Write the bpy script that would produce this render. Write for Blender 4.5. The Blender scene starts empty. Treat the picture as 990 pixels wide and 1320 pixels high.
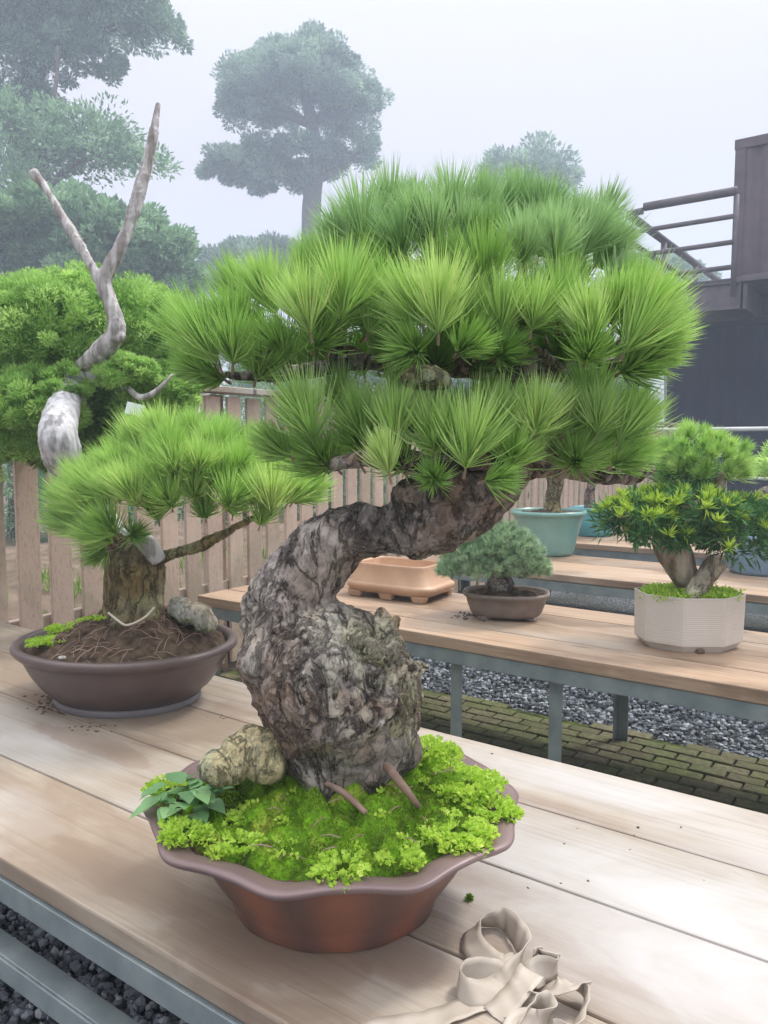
import bpy, bmesh, math, random
import numpy as np
from mathutils import Vector, Matrix, noise
PI = math.pi; R = math.radians
sc = bpy.context.scene; C = sc.collection
rng = np.random.default_rng(7); random.seed(7)
# ------------------------------------------------------------------ camera, sky, sun, exposure
CZ = 1.12; F = 1000.0; PITCH = math.atan(87/1000)
cd = bpy.data.cameras.new('camera'); cam = bpy.data.objects.new('camera', cd); C.objects.link(cam)
cd.sensor_fit = 'VERTICAL'; cd.sensor_height = 24; cd.lens = 24*F/1320; cd.clip_start = .02; cd.clip_end = 2000
cam.location = (0, 0, CZ); cam.rotation_euler = (PI/2-PITCH, 0, 0); sc.camera = cam
w = bpy.data.worlds.new('World'); sc.world = w; w.use_nodes = True
wn = w.node_tree.nodes; wl = w.node_tree.links
SUN_EL, SUN_AZ = R(56), R(62)          # azimuth measured clockwise from +Y
sky = wn.new('ShaderNodeTexSky'); sky.sky_type = 'NISHITA'; sky.sun_disc = False
sky.sun_elevation = SUN_EL; sky.sun_rotation = SUN_AZ; sky.air_density = 1.3; sky.dust_density = 3
bg = wn['Background']; bg.inputs[1].default_value = .1
tc = wn.new('ShaderNodeTexCoord'); sx = wn.new('ShaderNodeSeparateXYZ'); wl.new(tc.outputs['Generated'], sx.inputs[0])
rp = wn.new('ShaderNodeValToRGB'); wl.new(sx.outputs[2], rp.inputs[0])     # overcast: brighter overhead
e = rp.color_ramp.elements
e[0].position = .0; e[0].color = (4.3, 4.1, 4.4, 1); e[1].position = 1; e[1].color = (21, 21, 21.6, 1)
for pos, col in ((.33, (4.6, 4.25, 4.5, 1)), (.58, (6.0, 5.9, 6.4, 1)), (.75, (15.5, 15.5, 16, 1))):
    q = e.new(pos); q.color = col
mx = wn.new('ShaderNodeMixRGB'); mx.inputs[0].default_value = .96
wl.new(sky.outputs[0], mx.inputs[1]); wl.new(rp.outputs[0], mx.inputs[2]); wl.new(mx.outputs[0], bg.inputs[0])
sd = bpy.data.lights.new('sun', 'SUN'); sd.energy = 1.9; sd.angle = R(10); sd.color = (1, .96, .9)
sun = bpy.data.objects.new('sun', sd); C.objects.link(sun)
sdir = Vector((math.sin(SUN_AZ)*math.cos(SUN_EL), math.cos(SUN_AZ)*math.cos(SUN_EL), math.sin(SUN_EL)))
sun.rotation_euler = sdir.to_track_quat('Z', 'Y').to_euler(); sun.location = sdir*30
sc.view_settings.view_transform = 'Standard'; sc.view_settings.look = 'None'
sc.view_settings.exposure = 0.95; sc.view_settings.gamma = 1; sc.view_settings.use_curve_mapping = False
sc.cycles.max_bounces = 8; sc.cycles.diffuse_bounces = 5; sc.cycles.transmission_bounces = 4; sc.cycles.volume_bounces = 1
sc.cycles.transparent_max_bounces = 8
try:
    sc.cycles.use_denoising = True; sc.cycles.denoiser = 'OPENIMAGEDENOISE'
except Exception: pass

# ------------------------------------------------------------------ geometry of the site
def ray(px, py):
    u = (px-495)/F; v = (660-py)/F
    return Vector((u, math.cos(PITCH)+v*math.sin(PITCH), -math.sin(PITCH)+v*math.cos(PITCH)))
def A(px, py, Y):                       # point at forward distance Y
    d = ray(px, py); return Vector((0, 0, CZ))+d*(Y/d.y)
def B(px, py, z):                       # point at height z
    d = ray(px, py); return Vector((0, 0, CZ))+d*((z-CZ)/d.z)
ROT = math.atan2(-.5818654, .8132851)
def S(X, Y, z=0):                       # site frame: X along the benches, Y across them
    c, s = math.cos(ROT), math.sin(ROT); return Vector((c*X-s*Y, s*X+c*Y, z))
def inv(p):
    c, s = math.cos(ROT), math.sin(ROT); return Vector((c*p.x+s*p.y, -s*p.x+c*p.y, p.z))

# ------------------------------------------------------------------ materials
class NT:
    def __init__(s, name):
        s.m = bpy.data.materials.new(name); s.m.use_nodes = True; s.t = s.m.node_tree
        s.b = s.t.nodes['Principled BSDF']; s.n = s.t.nodes; s.l = s.t.links; s.tc = s.n.new('ShaderNodeTexCoord')
    def map(s, scale=(1, 1, 1), src='Object'):
        m = s.n.new('ShaderNodeMapping'); s.l.new(s.tc.outputs[src], m.inputs[0]); m.inputs['Scale'].default_value = scale
        return m.outputs[0]
    def noise(s, vec, scale, detail=4, rough=.55, dist=0):
        q = s.n.new('ShaderNodeTexNoise'); s.l.new(vec, q.inputs[0]); q.inputs['Scale'].default_value = scale
        q.inputs['Detail'].default_value = detail; q.inputs['Roughness'].default_value = rough; q.inputs['Distortion'].default_value = dist
        return q.outputs['Fac']
    def vor(s, vec, scale, feat='F1'):
        q = s.n.new('ShaderNodeTexVoronoi'); q.feature = feat; s.l.new(vec, q.inputs[0]); q.inputs['Scale'].default_value = scale
        return q
    def ramp(s, fac, stops):
        q = s.n.new('ShaderNodeValToRGB'); s.l.new(fac, q.inputs[0]); el = q.color_ramp.elements
        el[0].position, el[0].color = stops[0][0], (*stops[0][1], 1); el[1].position, el[1].color = stops[-1][0], (*stops[-1][1], 1)
        for p, c in stops[1:-1]:
            z = el.new(p); z.color = (*c, 1)
        return q.outputs[0]
    def mix(s, fac, a, b, mode='MIX'):
        q = s.n.new('ShaderNodeMixRGB'); q.blend_type = mode
        for i, v in enumerate((fac, a, b)):
            if isinstance(v, (int, float)): q.inputs[i].default_value = v
            elif isinstance(v, tuple): q.inputs[i].default_value = (*v, 1)
            else: s.l.new(v, q.inputs[i])
        return q.outputs[0]
    def attr(s, name):
        q = s.n.new('ShaderNodeAttribute'); q.attribute_name = name; return q.outputs['Fac']
    def bump(s, h, strength=.3, dist=.01):
        q = s.n.new('ShaderNodeBump'); q.inputs['Strength'].default_value = strength; q.inputs['Distance'].default_value = dist
        s.l.new(h, q.inputs['Height']); s.l.new(q.outputs[0], s.b.inputs['Normal'])
    def col(s, c):
        if isinstance(c, tuple): s.b.inputs['Base Color'].default_value = (*c, 1)
        else: s.l.new(c, s.b.inputs['Base Color'])
    def rough(s, r, spec=.5):
        if isinstance(r, (int, float)): s.b.inputs['Roughness'].default_value = r
        else: s.l.new(r, s.b.inputs['Roughness'])
        s.b.inputs['Specular IOR Level'].default_value = spec
K = lambda v: (v, v, v)

def leafy(name, dark, mid, light, trans=.35, rough=.5, scale=6):
    """foliage: each leaf/needle has its own tint attribute; light passes through"""
    m = NT(name)
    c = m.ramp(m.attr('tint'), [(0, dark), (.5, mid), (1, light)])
    v = m.noise(m.map(), scale, 2)
    c = m.mix(v, c, m.mix(.5, c, light), 'MIX'); m.col(c); m.rough(rough, .35)
    tr = m.n.new('ShaderNodeBsdfTranslucent'); m.l.new(c, tr.inputs[0])
    ms = m.n.new('ShaderNodeMixShader'); ms.inputs[0].default_value = trans
    m.l.new(m.b.outputs[0], ms.inputs[1]); m.l.new(tr.outputs[0], ms.inputs[2])
    m.l.new(ms.outputs[0], m.n['Material Output'].inputs[0]); return m.m

def m_half(m, v):
    q = m.n.new('ShaderNodeMath'); q.operation = 'MULTIPLY'; q.inputs[1].default_value = .5; m.l.new(v, q.inputs[0]); return q.outputs[0]
def wood(name, base, dark, pale, stain, stain_amt=.5, grey=None, damp_shade=(), sky_sheen=()):
    m = NT(name); g = m.attr('plank')
    comb = m.n.new('ShaderNodeCombineXYZ')
    mul = m.n.new('ShaderNodeMath'); mul.operation = 'MULTIPLY'; mul.inputs[1].default_value = 37.3; m.l.new(g, mul.inputs[0])
    m.l.new(mul.outputs[0], comb.inputs[0]); m.l.new(mul.outputs[0], comb.inputs[2])
    add = m.n.new('ShaderNodeVectorMath'); add.operation = 'ADD'; m.l.new(m.tc.outputs['Object'], add.inputs[0]); m.l.new(comb.outputs[0], add.inputs[1])
    def mp(sc_):
        q = m.n.new('ShaderNodeMapping'); m.l.new(add.outputs[0], q.inputs[0]); q.inputs['Scale'].default_value = sc_; return q.outputs[0]
    grain = m.noise(mp((1.6, 42, 20)), 1.0, 6, .65, 1.2)
    fine = m.noise(mp((7, 300, 120)), 1.0, 4, .7)
    big = m.noise(mp((1.3, 3.4, 2)), 1.0, 5, .6, .6)
    dk = tuple(.7*a_+.3*b_ for a_, b_ in zip(dark, base)); c = m.ramp(grain, [(.25, dk), (.42, base), (.75, tuple(.5*a_+.5*b_ for a_, b_ in zip(base, pale)))])
    ln = m.noise(mp((.9, 95, 30)), 1.0, 2, .5, .3); c = m.mix(m.ramp(ln, [(.56, K(0)), (.68, K(.6))]), c, dark)
    c = m.mix(.26, c, m.ramp(fine, [(.35, dark), (.6, pale)]))
    tone = m.ramp(g, [(0, K(.82)), (1, K(1.06))]); c = m.mix(1, c, tone, 'MULTIPLY')
    c = m.mix(m.ramp(big, [(.49, K(0)), (.58, K(stain_amt)), (.7, K(stain_amt*.5))]), c, stain)
    gb = m.noise(mp((.9, 1.6, 2)), 1.7, 4, .55); c = m.mix(m.ramp(gb, [(.5, K(0)), (.68, K(.55))]), c, grey or pale)
    kn = m.vor(mp((1.9, 6.5, 3)), 1.0); kd = m.ramp(kn.outputs['Distance'], [(.05, K(1)), (.13, K(.0))])
    c = m.mix(kd, c, tuple(x*.35 for x in dark))
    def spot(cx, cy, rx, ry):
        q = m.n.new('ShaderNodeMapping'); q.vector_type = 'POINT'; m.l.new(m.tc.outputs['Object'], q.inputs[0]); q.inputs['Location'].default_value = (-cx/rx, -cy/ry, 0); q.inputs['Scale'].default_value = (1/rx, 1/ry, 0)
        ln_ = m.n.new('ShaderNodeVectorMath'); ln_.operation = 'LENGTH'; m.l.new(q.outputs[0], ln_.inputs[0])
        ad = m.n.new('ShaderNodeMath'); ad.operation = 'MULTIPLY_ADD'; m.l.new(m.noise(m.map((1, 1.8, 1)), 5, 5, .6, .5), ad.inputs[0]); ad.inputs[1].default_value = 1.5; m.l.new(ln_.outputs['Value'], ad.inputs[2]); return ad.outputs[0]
    for sp in damp_shade: c = m.mix(m.ramp(m_half(m, spot(*sp)), [(.5, K(.72)), (.72, K(.5)), (.78, K(.12)), (.95, K(0))]), c, stain)  # brown patches: damp wood with the pots' soft shadow painted in
    for sp in sky_sheen: c = m.mix(m.ramp(m_half(m, spot(*sp)), [(.4, K(.7)), (.9, K(0))]), c, grey or pale)  # pale patches: reflected sky sheen painted into the plank colour
    m.col(c); m.rough(m.ramp(big, [(.3, K(.62)), (.7, K(.42))]), .45)
    h = m.mix(.5, grain, fine); m.bump(h, .25, .002); return m.m

M = {}
_bc = ((-2.72+1.7)/2, (.571+1.402)/2)
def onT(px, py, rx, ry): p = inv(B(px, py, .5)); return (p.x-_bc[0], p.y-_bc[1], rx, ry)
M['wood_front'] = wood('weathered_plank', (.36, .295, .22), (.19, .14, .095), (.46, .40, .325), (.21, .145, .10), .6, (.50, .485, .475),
                       damp_shade=(onT(330, 1215, .20, .09), onT(150, 1130, .22, .05), onT(520, 1240, .10, .05), onT(120, 960, .25, .05), onT(60, 905, .2, .05)), sky_sheen=(onT(860, 1170, .5, .2), onT(900, 1240, .3, .2), onT(760, 1010, .5, .1)))
M['wood_back'] = wood('brown_plank', (.38, .25, .16), (.12, .08, .05), (.47, .36, .255), (.19, .125, .08), .8, (.42, .36, .29))
M['wood_fence'] = wood('fence_board', (.52, .38, .295), (.30, .205, .15), (.62, .49, .39), (.28, .25, .16), .5)
def plain(name, c, c2, rough=.5, sc_=20, metal=0, bump=.1, spec=.5, stretch=(1, 1, 1), lo=.3, hi=.7):
    m = NT(name); v = m.noise(m.map(stretch), sc_, 5); m.col(m.ramp(v, [(lo, c), (hi, c2)])); m.rough(rough, spec)
    m.b.inputs['Metallic'].default_value = metal
    if bump: m.bump(v, bump, .004)
    return m.m
M['steel'] = plain('galvanised_steel', (.20, .245, .25), (.33, .375, .375), .45, 14, .35, .08)
M['steel_dark'] = plain('dull_steel', (.12, .14, .14), (.2, .22, .2), .5, 14, .3, .08)
M['container'] = plain('rusty_plum_paint', (.095, .07, .08), (.15, .115, .125), .6, 2.5, 0, .05, .3)
M['navy'] = plain('navy_steel', (.010, .013, .026), (.02, .026, .045), .7, 1.5, 0, .04, .12)
M['railpaint'] = plain('grey_brown_rail_paint', (.09, .08, .085), (.15, .13, .135), .6, 5, 0, .05, .3)
M['whitepipe'] = plain('white_pipe', (.5, .52, .5), (.66, .68, .66), .4, 6, 0, .02)
M['pot_brown'] = plain('brown_stoneware', (.085, .06, .056), (.135, .098, .09), .36, 9, 0, .06)
M['pot_brown_foot'] = plain('grey_stoneware_foot', (.13, .125, .125), (.19, .18, .175), .5, 12, 0, .06)
M['pot_grey'] = plain('grey_brown_stoneware', (.15, .115, .095), (.24, .19, .155), .5, 16, 0, .1)
M['pot_tan'] = plain('tan_terracotta', (.42, .25, .15), (.55, .36, .23), .5, 8, 0, .05)
M['pot_cream'] = plain('cream_pot', (.50, .45, .385), (.60, .55, .48), .5, 5, 0, .04)
M['pot_teal'] = plain('celadon_glaze', (.16, .33, .29), (.24, .43, .38), .28, 6, 0, .02)
M['pot_teal2'] = plain('turquoise_glaze', (.06, .27, .33), (.12, .37, .41), .28, 6, 0, .02)
M['pot_blue'] = plain('slate_blue_glaze', (.15, .24, .33), (.23, .33, .43), .3, 6, 0, .02)
M['soil'] = plain('dark_soil', (.035, .024, .016), (.14, .10, .07), .9, 55, 0, .9, .1)
M['dirt'] = plain('brown_dirt', (.09, .065, .045), (.20, .155, .115), .95, 7, 0, .5, .1)
M['stone_white'] = plain('pale_stone', (.30, .36, .26), (.72, .70, .64), .7, 18, 0, .4)
M['deadwood'] = plain('grey_deadwood', (.24, .215, .20), (.54, .515, .50), .65, 6, 0, .8, .3, (7, 7, .9), .42, .6)
M['deadwood_white'] = plain('bleached_deadwood', (.28, .27, .27), (.58, .57, .58), .6, 6, 0, .8, .3, (7, 7, .9), .4, .56)
M['twig'] = plain('brown_root', (.20, .12, .085), (.38, .26, .20), .7, 30, 0, .4)
M['string'] = plain('pale_string', (.55, .48, .38), (.7, .64, .52), .7, 60, 0, .3)
M['card'] = plain('white_card', (.7, .74, .74), (.8, .82, .82), .5, 10, 0, 0)
M['strap'] = plain('beige_strap', (.34, .29, .23), (.52, .455, .385), .55, 9, 0, .25)
M['crumb'] = plain('dark_crumbs', (.05, .035, .025), (.16, .11, .07), .9, 60, 0, .3)
M['farbark'] = plain('grey_bark', (.07, .06, .05), (.18, .15, .12), .9, 6, 0, .6)

def bark(name, light, mid, dark, lich, lich_t=.6, sc_=24):
    warm = (mid[0]*1.15, mid[1]*.86, mid[2]*.66)
    m = NT(name); v = m.map()
    n1 = m.noise(v, 14, 6, .65); n2 = m.noise(v, 60, 4, .6); n3 = m.noise(v, 6, 4, .6)
    c = m.ramp(n1, [(.32, mid), (.5, tuple((a+b)/2 for a, b in zip(mid, light))), (.66, light)])
    c = m.mix(1, c, m.ramp(m.attr('plate'), [(0, K(.62)), (1, K(1.12))]), 'MULTIPLY')
    c = m.mix(m.ramp(n2, [(.34, K(.5)), (.5, K(0))]), c, dark)
    n4 = m.noise(m.map((1, 1, 1)), 9, 6, .7, 1.5); c = m.mix(m.ramp(n4, [(.45, K(0)), (.62, K(.7))]), c, mid); c = m.mix(m.ramp(n3, [(.52, K(0)), (.64, K(.35))]), c, (light[0]*.9, light[1]*.78, light[2]*.66))
    lt = m.n.new('ShaderNodeMath'); lt.operation = 'MULTIPLY'; m.l.new(m.attr('lichen'), lt.inputs[0]); m.l.new(m.ramp(n2, [(.35, K(.45)), (.55, K(1))]), lt.inputs[1])
    c = m.mix(lt.outputs[0], c, lich)
    cr = m.attr('crack'); wv = m.n.new('ShaderNodeTexNoise')
    c = m.mix(m.ramp(cr, [(0, K(1)), (.45, K(.85)), (.85, K(0))]), c, dark)
    n5 = m.noise(m.map((1.5, 1.5, .7)), 11, 6, .66, .7); n6 = m.noise(m.map((1.3, 1.3, .5)), 34, 5, .7, .5); n7 = m.noise(m.map(), 8.5, 5, .6, .4); c = m.mix(m.ramp(n7, [(.42, K(.6)), (.52, K(0))]), c, warm); c = m.mix(m.ramp(n7, [(.56, K(0)), (.68, K(.55))]), c, tuple(min(.8, q*1.25) for q in light))
    l5 = m.ramp(n5, [(.455, K(0)), (.497, K(1)), (.503, K(1)), (.545, K(0))]); l6 = m.ramp(n6, [(.465, K(0)), (.5, K(.8)), (.535, K(0))])
    c = m.mix(m.mix(1, l5, m.ramp(n1, [(.4, K(1)), (.62, K(.6))]), 'MULTIPLY'), c, dark); c = m.mix(m.mix(1, l6, K(.5), 'MULTIPLY'), c, mid)
    hh = m.mix(.5, m.mix(.4, n2, n4), m.mix(.4, m.mix(1, K(1), l5, 'SUBTRACT'), m.mix(1, K(1), l6, 'SUBTRACT')))
    m.col(c); m.rough(.85, .25); m.bump(hh, 1, .008); return m.m
M['bark'] = bark('pine_bark', (.56, .49, .44), (.27, .23, .205), (.025, .019, .015), (.50, .48, .36))
M['bark_pale'] = bark('lichen_bark', (.46, .41, .26), (.26, .23, .12), (.05, .04, .025), (.36, .36, .18))
M['stump_wood'] = bark('pale_dead_wood', (.66, .60, .46), (.42, .37, .26), (.07, .055, .04), (.38, .42, .24))
M['pale_rock'] = bark('pale_mossy_rock', (.80, .78, .72), (.56, .55, .48), (.20, .18, .13), (.34, .42, .20))
M['podo_bark'] = plain('pale_brown_bark', (.17, .12, .08), (.42, .36, .28), .8, 7, 0, .6, .3, (5, 5, 1), .38, .62)
M['bark_smooth'] = bark('podocarpus_bark', (.42, .36, .27), (.26, .21, .15), (.09, .07, .045), (.3, .32, .2))
M['rock'] = bark('lichen_rock', (.70, .70, .54), (.46, .47, .31), (.08, .08, .04), (.36, .40, .22))

m = NT('moss'); v = m.map(); n1 = m.noise(v, 16, 4); n2 = m.noise(v, 120, 4)
c = m.ramp(n1, [(.34, (.06, .11, .012)), (.47, (.13, .28, .015)), (.55, (.20, .42, .02)), (.66, (.36, .44, .06))])
c = m.mix(m.ramp(n2, [(.35, K(.6)), (.6, K(0))]), c, (.05, .07, .015)); m.col(c); m.rough(.9, .1); m.bump(n2, .8, .006)
M['moss'] = m.m
m = NT('lobed_pot_clay'); v = m.map(); n1 = m.noise(v, 9, 4); p = m.attr('panel')
f_ = m.n.new('ShaderNodeMath'); f_.operation = 'MULTIPLY'; m.l.new(p, f_.inputs[0]); m.l.new(m.ramp(n1, [(.35, K(.35)), (.6, K(1))]), f_.inputs[1])
m.col(m.mix(f_.outputs[0], (.15, .085, .068), (.33, .13, .075))); m.rough(m.ramp(n1, [(.3, K(.35)), (.7, K(.5))]), .5); m.bump(n1, .05, .004)
M['pot_red'] = m.m
M['pot_rim'] = plain('purple_brown_clay', (.16, .105, .10), (.22, .15, .14), .38, 8, 0, .05)

M['pine'] = leafy('pine_needles', (.24, .44, .10), (.48, .74, .22), (.80, .90, .46), .55, .4, 5)
M['pine_hazed'] = leafy('pine_needles_hazed', (.28, .48, .21), (.52, .72, .38), (.72, .85, .54), .5, .4, 5)  # top tier needles, with the haze mixed into a paler, bluer colour
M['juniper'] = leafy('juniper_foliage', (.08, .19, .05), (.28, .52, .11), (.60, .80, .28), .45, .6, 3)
M['podo'] = leafy('podocarpus_leaf', (.025, .09, .04), (.06, .18, .06), (.14, .30, .08), .25, .35, 8)
M['podo_new'] = leafy('podocarpus_new_growth', (.22, .38, .04), (.36, .54, .06), (.52, .66, .1), .4, .4, 8)
M['bluepine'] = leafy('white_pine_needles', (.14, .28, .15), (.38, .56, .34), (.66, .76, .52), .3, .5, 12)
M['fern'] = leafy('fern_leaflet', (.22, .42, .04), (.42, .66, .06), (.64, .80, .14), .4, .45, 20)
M['mossblade'] = leafy('moss_blade', (.07, .14, .012), (.19, .40, .015), (.42, .56, .04), .3, .7, 25)
M['ivy'] = leafy('blue_green_leaf', (.08, .20, .08), (.18, .38, .15), (.34, .56, .24), .3, .4, 20)
M['tree_far'] = leafy('evergreen_leaves', (.03, .075, .07), (.16, .28, .20), (.50, .64, .46), .35, .55, .5)
M['tree_mid'] = leafy('broad_tree_leaves', (.03, .09, .05), (.16, .31, .15), (.42, .60, .36), .35, .55, .7)
M['grass'] = leafy('grass_blade', (.07, .15, .02), (.13, .27, .03), (.25, .42, .06), .3, .6, 3)

# ------------------------------------------------------------------ mesh helpers
def tag(o, label=None, cat=None, group=None, kind=None):
    if label: o['label'] = label
    if cat: o['category'] = cat
    if group: o['group'] = group
    if kind: o['kind'] = kind
    return o
def empty(name, loc, label, cat, group=None, rz=0):
    o = bpy.data.objects.new(name, None); C.objects.link(o); o.location = loc; o.rotation_euler = (0, 0, rz); o.empty_display_size = .1
    return tag(o, label, cat, group)
def world_of(o):
    b = Matrix.LocRotScale(o.location, o.rotation_euler, None)
    return world_of(o.parent) @ o.matrix_parent_inverse @ b if o.parent else b
def link(name, me, m, parent=None, world=True):
    o = bpy.data.objects.new(name, me); C.objects.link(o)
    if m is not None and not me.materials: me.materials.append(M[m] if isinstance(m, str) else m)
    if parent:
        o.parent = parent
        if world:
            o.matrix_parent_inverse = world_of(parent).inverted()
    return o
def mesh_np(name, V, quads=None, tris=None, attrs=None, smooth=False):
    """V (n,3); quads (a,4); tris (b,3); attrs: dict name -> per-vertex float"""
    me = bpy.data.meshes.new(name); V = np.asarray(V, dtype=np.float32)
    q = np.zeros((0, 4), int) if quads is None else np.asarray(quads, int)
    t = np.zeros((0, 3), int) if tris is None else np.asarray(tris, int)
    me.vertices.add(len(V)); me.vertices.foreach_set('co', V.ravel())
    nl = q.size+t.size; me.loops.add(nl); me.loops.foreach_set('vertex_index', np.concatenate([q.ravel(), t.ravel()]).astype(np.int32))
    me.polygons.add(len(q)+len(t))
    st = np.concatenate([np.arange(len(q))*4, len(q)*4+np.arange(len(t))*3]).astype(np.int32)
    me.polygons.foreach_set('loop_start', st)
    me.polygons.foreach_set('use_smooth', np.full(len(q)+len(t), smooth))
    for k, a in (attrs or {}).items():
        at = me.attributes.new(k, 'FLOAT', 'POINT'); at.data.foreach_set('value', np.asarray(a, np.float32))
    me.update(calc_edges=True); me.validate(); return me
def nrm(v): return v/np.maximum(np.linalg.norm(v, axis=-1, keepdims=True), 1e-9)
def perp(d):
    a = np.where(np.abs(d[..., 2:3]) < .9, np.array([0, 0, 1.]), np.array([1., 0, 0])); u = nrm(np.cross(d, a)); return u, np.cross(d, u)

def boxes_mesh(name, boxes, bev=.002, attr=None):
    """boxes: (cx,cy,cz,sx,sy,sz[,rz]) ; per-box random attribute"""
    bm = bmesh.new(); lay = bm.verts.layers.float.new(attr or 'plank')
    for b in boxes:
        n0 = len(bm.verts); r = bmesh.ops.create_cube(bm, size=1)
        mt = Matrix.Translation(b[:3]) @ Matrix.Rotation(b[6] if len(b) > 6 else 0, 4, 'Z') @ Matrix.Diagonal((b[3], b[4], b[5], 1))
        bmesh.ops.transform(bm, matrix=mt, verts=r['verts'])
        if bev:
            ed = list({e for v in r['verts'] for e in v.link_edges})
            res = bmesh.ops.bevel(bm, geom=ed, offset=min(bev, .3*min(b[3:6])), segments=2, affect='EDGES', profile=.5)
        a = random.random(); bm.verts.ensure_lookup_table()
        for v in bm.verts[n0:]: v[lay] = a
    me = bpy.data.meshes.new(name); bm.to_mesh(me); bm.free(); return me

def tube_np(pts, rad, seg=12, cap=True, twist=None):
    """closed sweep through smooth points -> V, quads, tris"""
    P = np.array([list(p) for p in pts], float); r = np.array(rad, float)
    n = len(P); T = nrm(np.gradient(P, axis=0)); u = perp(T[:1])[0][0]; U = []
    for i in range(n):
        u = u-T[i]*np.dot(u, T[i]); u /= np.linalg.norm(u); U.append(u)
    U = np.array(U); W = np.cross(T, U); a = np.arange(seg)/seg*2*PI
    V = (P[:, None]+r[:, None, None]*(np.cos(a)[None, :, None]*U[:, None]+np.sin(a)[None, :, None]*W[:, None])).reshape(-1, 3)
    i = np.arange(n-1)[:, None]*seg; j = np.arange(seg)[None]; k = (j+1) % seg
    q = np.stack([i+j, i+k, i+seg+k, i+seg+j], -1).reshape(-1, 4); t = []
    if cap:
        V = np.vstack([V, P[:1], P[-1:]]); m0, m1 = n*seg, n*seg+1
        t = [(m0, (b+1) % seg, b) for b in range(seg)]+[(m1, (n-1)*seg+b, (n-1)*seg+(b+1) % seg) for b in range(seg)]
    return V, q, np.array(t, int).reshape(-1, 3)
def cr(pts, k=6):
    """Catmull-Rom resample of tuples of any width"""
    P = np.array([list(p) for p in pts], float); P = np.vstack([2*P[0]-P[1], P, 2*P[-1]-P[-2]]); out = []
    for i in range(1, len(P)-2):
        for s in range(k):
            t = s/k; a, b, c, d = P[i-1:i+3]
            out.append(.5*((2*b)+(-a+c)*t+(2*a-5*b+4*c-d)*t*t+(-a+3*b-3*c+d)*t**3))
    out.append(P[-2]); return np.array(out)
def join_np(parts):
    V, Q, T, o = [], [], [], 0
    for v, q, t in parts:
        V.append(v); Q.append(np.asarray(q, int).reshape(-1, 4)+o); T.append(np.asarray(t, int).reshape(-1, 3)+o); o += len(v)
    return np.vstack(V), np.vstack(Q), np.vstack(T)
def tube_obj(name, pts, rad, m, parent=None, seg=10, smooth=True, k=0):
    if k:
        Z = cr([(*p, r) for p, r in zip(pts, rad)], k); pts, rad = Z[:, :3], Z[:, 3]
    V, q, t = tube_np(pts, rad, seg); return link(name, mesh_np(name, V, q, t, smooth=smooth), m, parent)
def ico(c, r, sub=3, rot=0):
    bm = bmesh.new(); bmesh.ops.create_icosphere(bm, subdivisions=sub, radius=1); bm.verts.ensure_lookup_table()
    V = np.array([v.co[:] for v in bm.verts])*np.array(r if hasattr(r, '__len__') else (r, r, r)); T = np.array([[v.index for v in f.verts] for f in bm.faces]); bm.free()
    cs, s = math.cos(rot), math.sin(rot); V = V @ np.array([[cs, s, 0], [-s, cs, 0], [0, 0, 1]])
    return V+np.array(list(c)), np.zeros((0, 4), int), T

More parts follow.
